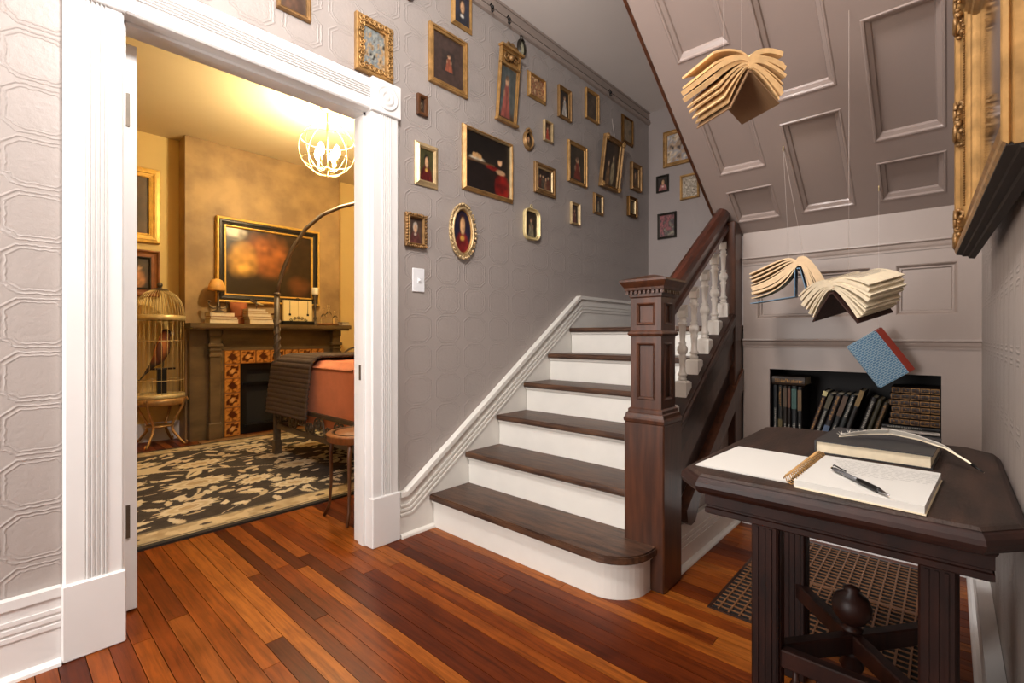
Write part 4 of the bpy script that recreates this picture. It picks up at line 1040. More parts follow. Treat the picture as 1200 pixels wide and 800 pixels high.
# ================================================================= BOOKS IN THE NICHE
bookmats = {}
def bm(col):
    k = tuple(col)
    if k not in bookmats: bookmats[k] = mat('book_cloth', S(*[c*0.8 if c < 170 else c for c in col]), 0.55, var=0.25, scale=40)
    return bookmats[k]
GI = mat('gilt_stamp', S(164,120,64), 0.5, 0.4, col2=S(64,40,24), scale=90)
SI = mat('silver_stamp', S(150,144,132), 0.5, 0.2, var=0.4, scale=120)
def spine_book(label, grp, th, ht, dp, col, bands, loc, rx=0.0, ry=0.0, name='shelved_book', pad=None):
    """book with its spine facing -x; thickness along y, height along z; stands on its lower edge at loc"""
    t = thing(name, loc, label, 'book', grp, (rx, ry, 0))
    c = bm(col)
    sp = [(-0.002, 0.002), (-0.006, 0.25*th), (-0.007, 0.5*th), (-0.006, 0.75*th), (-0.002, th-0.002), (0.004, th), (0.004, 0)]
    cv = MB().prism(sp, 'z', 0, ht).box((0.004, 0, 0), (dp, 0.003, ht)).box((0.004, th-0.003, 0), (dp, th, ht)).build('cover', c, t, local=True)
    MB().box((0.0041, 0.0031, 0.004), (dp-0.004, th-0.0031, ht-0.004)).build('pages', M['paperpage'], t, local=True)
    for (z0, z1, m, kind) in bands:
        if kind == 'bar':
            mb = MB().box((-0.0085, 0.08*th, z0*ht), (-0.0045, 0.92*th, z1*ht)); mb.build('gilt_band', m, t, local=True)
        elif kind == 'text':
            mb = MB(); r_ = random.Random(int(z0*1000)+int(th*1e5)); z = z0*ht
            while z < z1*ht:
                dz = r_.uniform(.004, .009); mb.box((-0.0085, 0.3*th, z), (-0.0055, (0.55+r_.random()*0.2)*th, z+dz*0.62)); z += dz
            mb.build('stamped_title', m, t, local=True)
        elif kind == 'frame':
            mb = MB()
            for (a, b, c_, d) in cells(0.1*th, 0.9*th, z0*ht, z1*ht, [(0.22*th, 0.78*th, (z0+0.018)*ht, (z1-0.018)*ht)]): mb.box((-0.0085, a, c_), (-0.0048, b, d))
            mb.ball((-0.007, th/2, (z0+z1)/2*ht), 0.14*th, 6, 4); mb.build('gilt_frame', m, t, local=True)
    return t
GS = 'books in the under-stair niche'
nz = NZ0 + 0.0005
# upright group at the left (they stand on, and one lies across the top)
# niche y runs from 0.69 (left in view) to 0.024 (right)
yy = 0.686
ups = [(0.021, 0.245, (24,26,28), 'leftmost upright black book in the niche', [(.1,.5,SI,'text')]),
       (0.022, 0.246, (30,28,24), 'black upright book with gilt title and olive base label in the niche', [(.55,.95,GI,'text'), (.05,.28,bm((110,92,40)),'bar')]),
       (0.019, 0.244, (46,34,24), 'dark brown upright book with tan upper label in the niche', [(.55,.95,bm((92,66,36)),'bar'), (.08,.2,SI,'text')]),
       (0.015, 0.243, (40,26,20), 'slim upright book with orange-brown upper label in the niche', [(.55,.95,bm((116,62,30)),'bar'), (.1,.2,SI,'text')]),
       (0.026, 0.245, (28,30,32), 'upright book with a green upper label in the niche', [(.52,.94,bm((52,96,84)),'bar'), (.08,.2,SI,'text')]),
       (0.020, 0.243, (30,26,24), 'upright book with a tan upper label right of the green-labelled one', [(.5,.93,bm((120,88,44)),'bar'), (.1,.22,SI,'text')])]
for (th, ht, col, lb, bd) in ups:
    yy -= th + 0.002; spine_book(lb, GS, th, ht, 0.17, col, bd, (XB+0.04, yy, nz))
spine_book('thick brown book with gilt lettering lying across the upright books', GS, 0.045, 0.150, 0.16, (62,42,24), [(.1,.92,GI,'text')], (XB+0.038, 0.688, nz+0.2475), R(90))
# leaning books, tops to the right
yy = 0.506; lean = R(17)
lns = [(0.022, 0.235, (44,26,22), 'leaning maroon book with pale top label, first of the leaning row', [(.9,1.0,bm((190,176,150)),'bar'), (.1,.85,GI,'text')]),
       (0.024, 0.225, (36,32,24), 'leaning black book with olive upper label and gilt title', [(.65,.95,bm((84,72,36)),'bar'), (.05,.6,SI,'text')]),
       (0.028, 0.225, (36,28,28), 'leaning dark book with blue base label, third in the leaning row', [(.4,.95,GI,'text'), (.02,.26,bm((84,106,138)),'bar')]),
       (0.023, 0.228, (30,34,34), 'leaning book with broad brown upper label', [(.5,.95,bm((96,64,34)),'bar'), (.05,.3,SI,'text')]),
       (0.024, 0.226, (34,38,36), 'leaning grey-green book with blue base label beside the brown-labelled one', [(.5,.95,SI,'text'), (.02,.24,bm((84,108,140)),'bar')]),
       (0.022, 0.25, (32,26,20), 'tallest leaning book with a yellow top label', [(.68,1.0,bm((160,124,60)),'bar')]),
       (0.024, 0.22, (34,28,24), 'leaning black book with faint silver title near the gilt stack', [(.2,.9,SI,'text')]),
       (0.020, 0.215, (70,62,36), 'leaning olive book with plain spine near the gilt stack', [(.1,.2,SI,'text')]),
       (0.022, 0.20, (60,48,26), 'leaning olive-gold lettered book, last of the leaning row', [(.1,.95,GI,'text')])]
for i, (th, ht, col, lb, bd) in enumerate(lns):
    gap = 0.03 if i == 6 else 0.003
    yy -= th/math.cos(lean) + gap if i else 0
    spine_book(lb, GS, th, ht, 0.16, col, bd, (XB+0.042, yy, nz + 0.0005), lean)
# stack of lying books at the right
zz = nz
st_ = [(0.062, 0.20, (24,22,24), 'bottom black book of the right-hand stack in the niche', [(.3,.6,SI,'text')]),
       (0.016, 0.205, (196,186,176), 'pale grey book low in the right-hand stack', []),
       (0.020, 0.20, (28,26,28), 'black book with silver title above the pale one', [(.1,.7,SI,'text')])]
for i in range(6):
    st_.append((0.028, 0.175 - 0.004*(i % 3), [(60,34,22),(52,30,22),(66,40,24)][i % 3], ['lowest','second','third','fourth','fifth','topmost'][i] + ' brown gilt-panelled book of the right-hand stack', [(.02+.2*k, .2+.2*k, GI, 'frame') for k in range(5)]))
for (th, ht, col, lb, bd) in st_:
    spine_book(lb, GS, th, ht, 0.17, col, bd, (XB+0.04, NY0+0.004+ht, zz), R(90)); zz += th + 0.0006

# ================================================================= FLOATING BOOKS
FWD = Vector((math.cos(R(42.436)), math.sin(R(42.436)), 0)); RGT = Vector((math.sin(R(42.436)), -math.cos(R(42.436)), 0))
def bez(p0, p1, p2, p3, n):
    out = []
    for i in range(n+1):
        t_ = i/n; a = (1-t_)**3; b = 3*(1-t_)**2*t_; c = 3*(1-t_)*t_*t_; d = t_**3
        out.append((a*p0[0]+b*p1[0]+c*p2[0]+d*p3[0], a*p0[1]+b*p1[1]+c*p2[1]+d*p3[1]))
    return out
def curve_slab(mb, pts, th, y0, y1):
    up = []
    for i, p in enumerate(pts):
        a = Vector(pts[max(0, i-1)]); b = Vector(pts[min(len(pts)-1, i+1)]); t_ = (b-a).normalized(); n = Vector((-t_.y, t_.x))
        if n.y < 0 and abs(n.y) > 0.2: n = -n
        if abs(n.y) <= 0.2 and n.x*(pts[-1][0]) < 0: n = -n
        up.append((p[0]+n.x*th, p[1]+n.y*th))
    n = len(pts)
    vs = [(p[0], y0, p[1]) for p in pts] + [(p[0], y0, p[1]) for p in up] + [(p[0], y1, p[1]) for p in pts] + [(p[0], y1, p[1]) for p in up]
    fs = []
    for i in range(n-1):
        fs += [(i, i+1, n+i+1, n+i), (2*n+i, 3*n+i, 3*n+i+1, 2*n+i+1), (n+i, n+i+1, 3*n+i+1, 3*n+i), (i, 2*n+i, 2*n+i+1, i+1)]
    fs += [(0, n, 3*n, 2*n), (n-1, 3*n-1, 4*n-1, 2*n-1)] if False else [(0, n, 3*n, 2*n), (n-1, 2*n-1, 4*n-1, 3*n-1)]
    mb.add(vs, fs, False)
def open_book(label, loc, rot, W, Lb, cover, pagem, left, right, seed, threads=(), inner=None, nblk=8, textcol=None, ldrop=0.0):
    """left/right: (angle of the top page, angle of the cover) in degrees above the horizontal"""
    t = thing('floating_book', loc, label, 'book', None, rot)
    r = random.Random(seed)
    for s, (a0, a1) in ((-1, left), (1, right)):
        ca, sa = math.cos(R(a1)), math.sin(R(a1))
        x0 = s*0.006
        mb = MB(); q = [(x0, -0.004), (x0 + s*(W+0.002)*ca, -0.004+(W+0.002)*sa)]
        nn = (-sa*0.003*s*s, ca*0.003)
        curve_slab(mb, [q[0], ((q[0][0]+q[1][0])/2, (q[0][1]+q[1][1])/2), q[1]], -0.0035, -Lb/2-0.003, Lb/2+0.003)
        if s < 0 and ldrop:
            mb = MB(); curve_slab(mb, [(-0.012, -0.01), (-0.016, -ldrop*0.5), (-0.020, -ldrop-0.004)], 0.003, -Lb/2-0.003, Lb/2+0.003); curve_slab(mb, [(-0.019, -ldrop-0.002), (-W*0.5, -ldrop-0.008), (-W-0.004, -ldrop-0.016)], -0.0035, -Lb/2-0.003, Lb/2+0.003)
        mb.build('cover', cover, t, local=True)
        for k in range(nblk):
            f_ = (k+0.5)/nblk; ang = R(a1 + (a0-a1)*f_**1.15 + r.uniform(-2, 2)); w_ = W*r.uniform(0.95, 1.0)
            base = (s*0.004*(1-f_), 0.002 + 0.010*f_)
            e = (base[0]+s*w_*math.cos(ang), base[1]+w_*math.sin(ang))
            lift = W*(0.10 + 0.26*f_)
            p1 = (base[0]+s*W*0.05, base[1]+lift); p2 = (base[0]+s*w_*0.55*math.cos(ang) + s*0.04*W, base[1]+w_*0.55*math.sin(ang)+lift*0.75)
            if s < 0 and ldrop:
                dz = -ldrop*(1-f_)*0.92 - 0.012*(1-f_); e = (-w_, dz + r.uniform(-.006, .002)); p1 = (-0.10*W*(0.6+f_), 0.05*W + 0.30*W*f_); p2 = (-0.16*W - 0.25*W*f_, dz + 0.05*W + 0.16*W*f_)
            pts = bez(base, p1, p2, e, 12)
            j = r.uniform(-0.002, 0.002)
            th = r.choice([0.004, 0.006, 0.010, 0.014])
            mb = MB(); curve_slab(mb, pts, th, -Lb/2+j, Lb/2+j)
            pb_ = mb.build('page_section', M[pagem], t, local=True)
            if k == nblk-1 and textcol:
                tm = MB()
                for l in range(22):
                    f0 = 0.15 + 0.75*0  # text lines run across the page
                    yy_ = -Lb/2 + 0.018 + (Lb-0.036)*l/21
                    for q in range(3, 9):
                        if r.random() < 0.12: continue
                        a, b = Vector(pts[q]), Vector(pts[q+1]); n = Vector((-(b-a).y, (b-a).x)).normalized()
                        if n.y < 0: n = -n
                        a2, b2 = a+n*(th+0.0004), b+n*(th+0.0004)
                        b2 = a2.lerp(b2, 0.86)
                        tm.add([(a2.x, yy_, a2.y), (b2.x, yy_, b2.y), (b2.x, yy_+0.0026, b2.y), (a2.x, yy_+0.0026, a2.y)], [(0,1,2,3)])
                tm.build('printed_text', textcol, t, local=True, fix=False)
    MB().box((-0.007, -Lb/2-0.004, -0.008), (0.007, Lb/2+0.004, -0.003)).build('spine', cover, t, local=True)
    for (a, b) in threads:
        wbuild(MB().tube([a, b], 0.00045, 5), 'thread', M['thread'], t)
    return t
M['oldpage2'] = mat('tan_book_paper', S(222,192,152), 0.8, var=0.12, scale=50)
M['pattern'] = mat('brown_patterned_cover', S(70,40,32), 0.6, col2=S(40,22,18), scale=160)
M['bluecover'] = mat('pale_blue_cover', S(96,128,152), 0.55, var=0.15, scale=30)
M['tancover'] = mat('tan_linen_cover', S(128,96,64), 0.7, var=0.15, scale=60, stretch=(1,8,1))
M['text'] = mat('print_grey', S(150,140,128), 0.8)
def ez(x): return SZ + SL*(XB-x)
# upper book
b1 = Vector((1.495, 0.478, 1.757))
open_book('floating open book with splayed tan pages, highest and nearest the soffit', b1, (R(2), R(4), R(57-90)), 0.122, 0.145, M['tancover'], 'oldpage', (8, -66), (28, -34), 5, [((1.475, .445, 1.77), (1.47, .44, ez(1.47))), ((1.515, .51, 1.77), (1.505, .50, ez(1.505)))])
b2 = Vector((2.41, 0.485, 1.30))
open_book('floating open book with pale blue cover, left of the larger open book', b2, (R(3), R(-3), R(-82)), 0.19, 0.17, M['bluecover'], 'oldpage2', (2, -30), (-52, -80), 6, ldrop=0.12, threads=[((2.38, .52, 1.33), (2.352, .537, 1.83)), ((2.43, .47, 1.33), (2.352, .537, 1.83))])
b3 = Vector((1.965, 0.250, 1.168))
open_book('large floating open book with brown patterned cover and cream printed pages', b3, (R(13), R(0), R(-118)), 0.122, 0.168, M['pattern'], 'paperpage', (-6, -50), (4, -58), 7, [((1.965, .25, 1.18), (1.965, .25, ez(1.965)))], textcol=M['text'])
# closed blue book
e1 = (38*RGT - 48*Vector((0,0,1))).normalized()
vw = (Vector((2.615, 0.222, 0.907)) - Vector((0,0,1))).normalized()
e2 = (-36*RGT - 18*Vector((0,0,1)) + 12*FWD); e1 = (e1*40 - vw*6).normalized()
e2 = (e2 - e1*e2.dot(e1)).normalized(); e3 = e1.cross(e2)
if e3.dot(vw) > 0: pass
mtx = Matrix((e2, e3, e1)).transposed()
eu = mtx.to_euler()
cbk = thing('floating_book', (2.615, 0.222, 0.907), 'closed blue patterned book with red spine hanging below the open books', 'book', None, eu)
w_, h_, d_ = 0.148, 0.215, 0.024
bluep = bpy.data.materials.new('blue_dashed_paper'); bluep.use_nodes = True
N = bluep.node_tree.nodes; L = bluep.node_tree.links; tc = N.new('ShaderNodeTexCoord'); br = N.new('ShaderNodeTexBrick')
br.inputs['Color1'].default_value = (*S(86,126,158), 1); br.inputs['Color2'].default_value = (*S(96,138,170), 1); br.inputs['Mortar'].default_value = (*S(170,196,206), 1)
br.inputs['Scale'].default_value = 1; br.inputs['Brick Width'].default_value = 0.016; br.inputs['Row Height'].default_value = 0.009; br.inputs['Mortar Size'].default_value = 0.0012
sep = N.new('ShaderNodeSeparateXYZ'); cmb = N.new('ShaderNodeCombineXYZ'); L.new(tc.outputs['Object'], sep.inputs[0]); L.new(sep.outputs['X'], cmb.inputs['X']); L.new(sep.outputs['Z'], cmb.inputs['Y'])
L.new(cmb.outputs[0], br.inputs['Vector']); L.new(br.outputs['Color'], N['Principled BSDF'].inputs['Base Color']); N['Principled BSDF'].inputs['Roughness'].default_value = 0.6
x0 = -w_/2
MB().box((x0+0.022, -d_/2, -h_/2), (w_/2, -d_/2+0.003, h_/2)).box((x0+0.022, d_/2-0.003, -h_/2), (w_/2, d_/2, h_/2)).build('cover', bluep, cbk, local=True)
MB().box((x0, -d_/2-0.0006, -h_/2), (x0+0.024, -d_/2+0.003, h_/2)).box((x0, d_/2-0.003, -h_/2), (x0+0.024, d_/2+0.0006, h_/2)).box((x0-0.002, -d_/2, -h_/2), (x0+0.002, d_/2, h_/2)).build('spine_cloth', mat('red_spine_cloth', S(150,52,34), 0.6, var=0.15, scale=40), cbk, local=True)
MB().box((x0+0.003, -d_/2+0.0031, -h_/2+0.004), (w_/2-0.004, d_/2-0.0031, h_/2-0.004)).build('pages', M['notepaper'], cbk, local=True)
wbuild(MB().tube([(2.609, 0.225, 1.0), (2.609, 0.225, 1.652)], 0.00045, 5), 'thread', M['thread'], cbk)
def eyehook(x, y, label):
    z = ez(x); t = thing('eye_hook', (x, y, z-0.02), label, 'hook')
    MB().tube([(x, y, z+0.004), (x, y, z-0.010)], 0.0018, 6).build('screw_shank', M['brass'], t)
    MB().tube([(x+0.006*math.cos(a), y, z-0.016+0.006*math.sin(a)) for a in [i*math.pi/5 for i in range(10)]], 0.0016, 6, True).build('eye', M['brass'], t)
eyehook(2.352, 0.537, 'small eye hook in the soffit above the pale blue floating book')
eyehook(2.609, 0.225, 'small eye hook in the soffit above the closed blue book')

# ================================================================= THE BEDROOM
# --- picture frames on the far wall left of the chimney breast, and over the mantel
picture('framed_picture', 'gilt framed dark canvas high on the bedroom wall above the birdcage', 'bed', 0.86, 2.235, 0.49, 0.70, 0.085, blotch([S(70,52,30), S(92,68,40), S(58,44,28)], 41, 1.6), m='brightgold', prof='step', depth=0.05, nx=10, ny=12)
picture('framed_picture', 'brown wooden framed picture of pale figures behind the birdcage dome', 'bed', 0.86, 1.595, 0.49, 0.44, 0.075, group(S(44,34,26), [S(200,140,90), S(214,180,140), S(150,90,60)], 42, 3), m='walnut', prof='scoop', depth=0.04, nx=20, ny=18, lip='blackframe')
def hall_scene(u, v):
    """generic dusky interior with a warm window glow and brown drapery"""
    c = mixc(S(28,20,13), S(58,40,22), vn(u*1.7+2, v*1.7, 51))
    c = mixc(c, S(240,180,84), soft(ell(u, v, -0.62, 0.02, 0.28, 0.5), 0.7))
    c = mixc(c, S(180,104,48), soft(ell(u, v, -0.1, 0.3, 0.42, 0.6), 0.9)*0.8*vn(u*5, v*3, 52)*1.6)
    c = mixc(c, S(250,236,206), soft(ell(u, v, -0.8, 0.85, 0.22, 0.2), 0.7)*0.9*vn(u*9, v*9, 53)*1.5)
    c = mixc(c, S(30,20,13), soft(ell(u, v, -0.4, -0.8, 0.7, 0.42), 0.6))
    c = mixc(c, S(120,70,36), soft(ell(u, v, 0.68, -0.62, 0.26, 0.3), 0.6)*0.7)
    c = mixc(c, S(30,20,13), 0.5*vn(u*9+3, v*6, 57))
    return c
MANTELPIC, _f = picture('framed_painting', 'gold double-banded frame over the mantel with a dusky glowing interior', 'breast', 2.045, 1.772, 1.045, 0.85, 0.08, hall_scene, m='blackframe', prof='step', depth=0.05, nx=60, ny=48, lip='brightgold', cm='canvas_gloss')
MB().sweep(rect_o(1.045, 0.85), [(-0.004, 0.0), (-0.004, 0.046), (0.004, 0.054), (0.018, 0.052), (0.022, 0.04)]).build('outer_gold_band', M['brightgold'], MANTELPIC, local=True, fix=False)

# --- fireplace
fp = thing('fireplace', (2.03, 5.35, 0), 'taupe painted wooden fireplace with orange patterned tiles and black firebox', 'fireplace')
sh = MB().box((1.245, 5.135, 1.085), (2.845, 5.399, 1.125)).box((1.265, 5.15, 1.068), (2.825, 5.399, 1.085)); sh.build('mantel_shelf', M['mantel'], fp)
MB().box((1.28, 5.30, 0), (1.566, 5.399, 1.068)).build('side_panel', M['mantel'], fp)
MB().box((2.59, 5.30, 0), (2.79, 5.399, 1.068)).build('side_panel', M['mantel'], fp)
mb = MB().box((1.566, 5.30, 0.865), (2.59, 5.399, 1.068)).box((1.55, 5.285, 0.862), (2.60, 5.30, 0.885)).box((1.55, 5.278, 0.93), (2.60, 5.30, 0.965)).box((1.55, 5.27, 1.03), (2.60, 5.30, 1.068)); mb.build('frieze', M['mantel'], fp)
for (a, b) in ((1.415, 1.535), (2.655, 2.775)):
    MB().cbox((a+0.015, 5.235, 0.0), (b-0.015, 5.30, 1.068), 0.004).build('pilaster', M['mantel'], fp)
    for (z0, z1, q) in ((0.0, 0.16, 0.012), (0.80, 0.83, 0.01), (0.855, 0.875, 0.008), (0.90, 0.93, 0.018), (1.0, 1.068, 0.008)):
        MB().cbox((a+0.015-q, 5.235-q, z0), (b-0.015+q, 5.30, z1), 0.004).build('pilaster_block', M['mantel'], fp)
def tile_mesh(kind):
    n = 14; vs, fs, cs = [], [], []
    for j in range(n+1):
        for i in range(n+1):
            u, v = 2*i/n-1, 2*j/n-1; vs.append((u*0.5, 0, v*0.5))
            base = mixc(S(206,140,60), S(178,110,44), vn(u*4, v*4, 61))
            dkc = S(84,40,18)
            if kind == 0:
                if abs(u)+abs(v) < 0.62: c = dkc
                elif abs(abs(u)-abs(v)) < 0.12: c = mixc(base, dkc, .5)
                else: c = mixc(base, dkc, 0.75*(vn(u*5, v*5, 62) > 0.62))
            else:
                r_ = math.hypot(u, v)
                c = dkc if max(abs(u), abs(v)) < 0.8 and vn(u*4+9, v*4, 63) > 0.45 else base
                if r_ < 0.3: c = mixc(S(220,170,100), base, .4)
            if max(abs(u), abs(v)) > 0.93: c = S(120,70,30)
            cs.append(c)
    for j in range(n):
        for i in range(n): a = j*(n+1)+i; fs.append((a, a+1, a+n+2, a+n+1))
    b0 = len(vs); vs += [(-.5, .1, -.5), (.5, .1, -.5), (.5, .1, .5), (-.5, .1, .5)]; cs += [S(120,70,30)]*4
    fs += [(0, b0, b0+1, n), (n, b0+1, b0+2, (n+1)**2-1), ((n+1)**2-1, b0+2, b0+3, n*(n+1)), (n*(n+1), b0+3, b0, 0)]
    me = bpy.data.meshes.new('tile'); me.from_pydata(vs, [], fs)
    at = me.color_attributes.new('Col', 'FLOAT_COLOR', 'POINT'); at.data.foreach_set('color', [x for c in cs for x in (*c, 1.0)])
    me.materials.append(M['glazed']); return me
tms = [tile_mesh(0), tile_mesh(1)]
TW = 1.022/7; o_ = ORG[fp.name]; TH = 0.138
for i in range(7): inst(tms[i % 2], 'tile', fp, (1.568+TW*(i+.5)-o_[0], 5.288-o_[1], 0.862-TH/2-o_[2]), None, (TW-0.003, 0.1, TH-0.003))
for sd in (0, 6):
    for k in range(5): inst(tms[(k+1) % 2], 'tile', fp, (1.568+TW*(sd+.5)-o_[0], 5.288-o_[1], 0.862-TH-0.1445*(k+.5)-o_[2]), None, (TW-0.003, 0.1, 0.1415))
fx0, fx1 = 1.568+TW, 1.568+6*TW
mb = MB()
for (a, b, c, d) in cells(1.567, 2.59, 0, 0.864, [(fx0, fx1, -1, 0.724)]): mb.box((a, 5.296, c), (b, 5.3995, d))
mb.build('tile_bed', M['hearth'], fp)
mb = MB().box((fx0, 5.615, 0), (fx1, 5.618, 0.74)).box((fx0+0.001, 5.41, 0), (fx0+0.012, 5.615, 0.74)).box((fx1-0.012, 5.41, 0), (fx1-0.001, 5.615, 0.74)).box((fx0, 5.41, 0.733), (fx1, 5.615, 0.74)); mb.build('firebox', M['firebox'], fp)
mb = MB()
for (a, b, c, d) in cells(fx0+0.002, fx1-0.002, 0.002, 0.722, [(fx0+0.07, fx1-0.07, 0.10, 0.50), (fx0+0.07, fx1-0.07, 0.53, 0.66)]): mb.box((a, 5.33, c), (b, 5.36, d))
mb.box((fx0+0.03, 5.315, 0.505), (fx1-0.03, 5.33, 0.525)).box((fx0+0.05, 5.30, 0.075), (fx1-0.05, 5.33, 0.095)); mb.build('insert_frame', M['black'], fp)
MB().box((fx0+0.06, 5.37, 0.09), (fx1-0.06, 5.375, 0.67)).build('insert_back', M['firebox'], fp)
hh = thing('hearth', (2.03, 5.2, 0), 'low tan tiled hearth strip in front of the fireplace', 'hearth')
hm = unit_box('tile', M['hearth'])
for i in range(11):
    for j in range(2): inst(hm, 'tile', hh, (1.32+0.13*i+0.065-2.03, 5.086+0.066*j+0.033-5.2, 0.005), None, (0.126, 0.063, 0.01))

# --- rug
RX0, RX1, RY0, RY1 = 0.44, 3.2, 2.775, 5.08
rr = random.Random(17)
flowers = [(0.78,3.25,.26,.12,0.3),(1.40,3.28,.22,.11,-.2),(0.95,3.75,.30,.16,.1),(1.25,3.55,.2,.1,.5),(1.62,3.75,.24,.13,0),(1.1,4.3,.26,.13,.2),(1.6,4.15,.2,.11,-.1),(2.0,4.35,.26,.14,.1),(1.55,4.65,.26,.12,0),(0.75,4.55,.22,.12,0),(2.1,3.4,.26,.13,.2),(2.4,4.0,.26,.14,0),(1.95,4.8,.22,.1,0),(0.62,4.0,.14,.1,0),(2.7,3.5,.24,.14,0),(1.85,3.15,.16,.08,.3)]
leaves = [(rr.uniform(RX0, RX1), rr.uniform(RY0+.25, RY1-.2), rr.uniform(.035,.075), rr.uniform(.016,.028), rr.uniform(0, 3.14)) for _ in range(470)]
grid = {}
for lf in leaves: grid.setdefault((int(lf[0]*5), int(lf[1]*5)), []).append(lf)
CR, DKR, BEI = S(216,204,176), S(46,40,36), S(192,174,138)
def rug_col(x, y):
    e = min(y-RY0, RY1-y, x-RX0+1, RX1-x)
    n = vn(x*30, y*30, 71)
    if e < 0.035: return S(38,32,28)
    if e < 0.215:
        c = mixc(BEI, S(160,138,100), n)
        if abs(e-0.205) < 0.010 or abs(e-0.05) < 0.008: return mixc(DKR, BEI, .25)
        if ell((x % 0.31), e, 0.155, 0.125, 0.03, 0.016) < 0: c = S(60,48,40)
        elif vn(x*18, y*18, 72) > 0.7: c = mixc(c, S(206,186,146), .8)
        return c
    c = mixc(DKR, S(66,56,48), n)
    i0, j0 = int(x*5), int(y*5)
    for i in (i0-1, i0, i0+1):
        for j in (j0-1, j0, j0+1):
            for (lx, ly, a, b, t) in grid.get((i, j), ()):
                dx, dy = x-lx, y-ly; ct, s_ = math.cos(t), math.sin(t); p, q = dx*ct+dy*s_, -dx*s_+dy*ct
                if abs(p) < a and abs(q) < b*(1-(p/a)**2): c = mixc(CR, BEI, h2(int(lx*99), int(ly*99), 1))
    # winding stems
    if abs(math.sin(x*6.0 + 1.6*math.sin(y*5)) + math.sin(y*7.5 + 1.3*math.sin(x*4))) < 0.055: c = mixc(CR, BEI, .5)
    for (fx_, fy, a, b, t) in flowers:
        dx, dy = x-fx_, y-fy; ct, s_ = math.cos(t), math.sin(t); p, q = (dx*ct+dy*s_)/a*1.35, (-dx*s_+dy*ct)/b*1.2
        r_ = math.hypot(p, q); an = math.atan2(q, p)
        if r_ < 1.16 and r_ >= 0.86 + 0.14*math.sin(an*15): c = mixc(DKR, S(66,56,48), n)
        if r_ < 0.86 + 0.14*math.sin(an*15):
            c = mixc(CR, BEI, 0.5+0.5*math.sin(r_*16)) if r_ > .3 else mixc(BEI, S(160,130,90), .5)
    return c
nx_, ny_ = 340, 280
vs, fs, cs = [], [], []
for j in range(ny_+1):
    for i in range(nx_+1):
        x = RX0+(RX1-RX0)*i/nx_; y = RY0+(RY1-RY0)*j/ny_; vs.append((x-1.8, y-3.9, 0.012)); cs.append(rug_col(x, y))
for j in range(ny_):
    for i in range(nx_): a = j*(nx_+1)+i; fs.append((a, a+1, a+nx_+2, a+nx_+1))
rg = thing('area_rug', (1.8, 3.9, 0.0), 'dark brown area rug with cream flowers and a beige border on the bedroom floor', 'rug')
me = bpy.data.meshes.new('pile'); me.from_pydata(vs, [], fs); at = me.color_attributes.new('Col', 'FLOAT_COLOR', 'POINT'); at.data.foreach_set('color', [x for c in cs for x in (*c, 1.0)])
me.materials.append(M['rug']); o = bpy.data.objects.new('pile', me); COL.objects.link(o); o.parent = rg
MB().box((RX0, RY0, 0.0005), (RX1, RY1, 0.0115)).build('backing', mat('rug_edge', S(38,32,28), 0.95), rg)

# --- bed with iron frame and arched canopy
bed = thing('iron_bed', (2.6, 3.52, 0), 'iron canopy bed with curved corner posts, scrollwork foot rail', 'bed')
PXb, PY0, PY1 = 1.64, 2.83, 4.19
XH = 3.62
for (px, py, sg) in ((PXb, PY1, -1), (PXb, PY0, 1), (XH, PY1, -1), (XH, PY0, 1)):
    post = MB().box((px-0.022, py-0.022, 0), (px+0.022, py+0.022, 0.52)).tube([(px, py, 0.5), (px, py, 1.36)], 0.023, 10).box((px-0.028, py-0.028, 0.0), (px+0.028, py+0.028, 0.13))
    post.build('post', M['iron'], bed)
    mb = MB()
    for q in range(2):
        mb.tube([(px+0.025*math.cos(i*0.55+q*math.pi), py+0.025*math.sin(i*0.55+q*math.pi), 0.78+i*0.0125) for i in range(30)], 0.006, 5)
    mb.build('twisted_collar', M['iron'], bed)
    MB().lathe([(0.024, 1.345), (0.03, 1.35), (0.03, 1.36), (0.02, 1.37)], (px, py, 0), 10).build('collar', M['iron'], bed)
    dx = 1 if px == PXb else -1
    pts = [(0, 0, 1.354), (.012, .008, 1.45), (.048, .034, 1.594), (.103, .073, 1.756), (.186, .132, 1.921), (.293, .208, 2.045), (.413, .293, 2.12), (.53, .376, 2.165), (.75, .53, 2.21), (.95, .67, 2.225)]
    MB().tube([(px+dx*a, py+sg*b, z) for a, b, z in pts], 0.017, 8).build('canopy_arch', mat('grey_iron_tube', S(110,98,88), 0.45, 0.5), bed)
for z, r in ((0.245, 0.019), (0.415, 0.014)):
    MB().box((PXb-0.012, PY0, z-r), (PXb+0.012, PY1, z+r)).build('foot_rail', M['iron'], bed)
MB().box((PXb, PY1-0.012, 0.226), (XH, PY1+0.012, 0.264)).build('side_rail', M['iron'], bed)
MB().box((PXb, PY0-0.012, 0.226), (XH, PY0+0.012, 0.264)).build('side_rail', M['iron'], bed)
for i in range(9):
    yc = PY1 - 0.10 - i*0.15; s_ = 1 if i % 2 else -1
    p, q = [], []
    for k in range(17):
        a = k/16*3.0*math.pi; r_ = 0.048*(1-0.72*k/16)
        p.append((PXb-0.006, yc + s_*(0.052 - r_*math.cos(a)), 0.350 + r_*math.sin(a))); q.append((PXb-0.006, yc - s_*(0.052 - r_*math.cos(a)), 0.310 - r_*math.sin(a)))
    MB().tube(list(reversed(p)) + q, 0.0075, 6).build('scroll', M['iron'], bed)
# head arch
MB().tube([(XH, PY0+(PY1-PY0)*i/14, 0.8+0.45*math.sin(math.pi*i/14)) for i in range(15)], 0.017, 8).build('head_arch', M['iron'], bed)
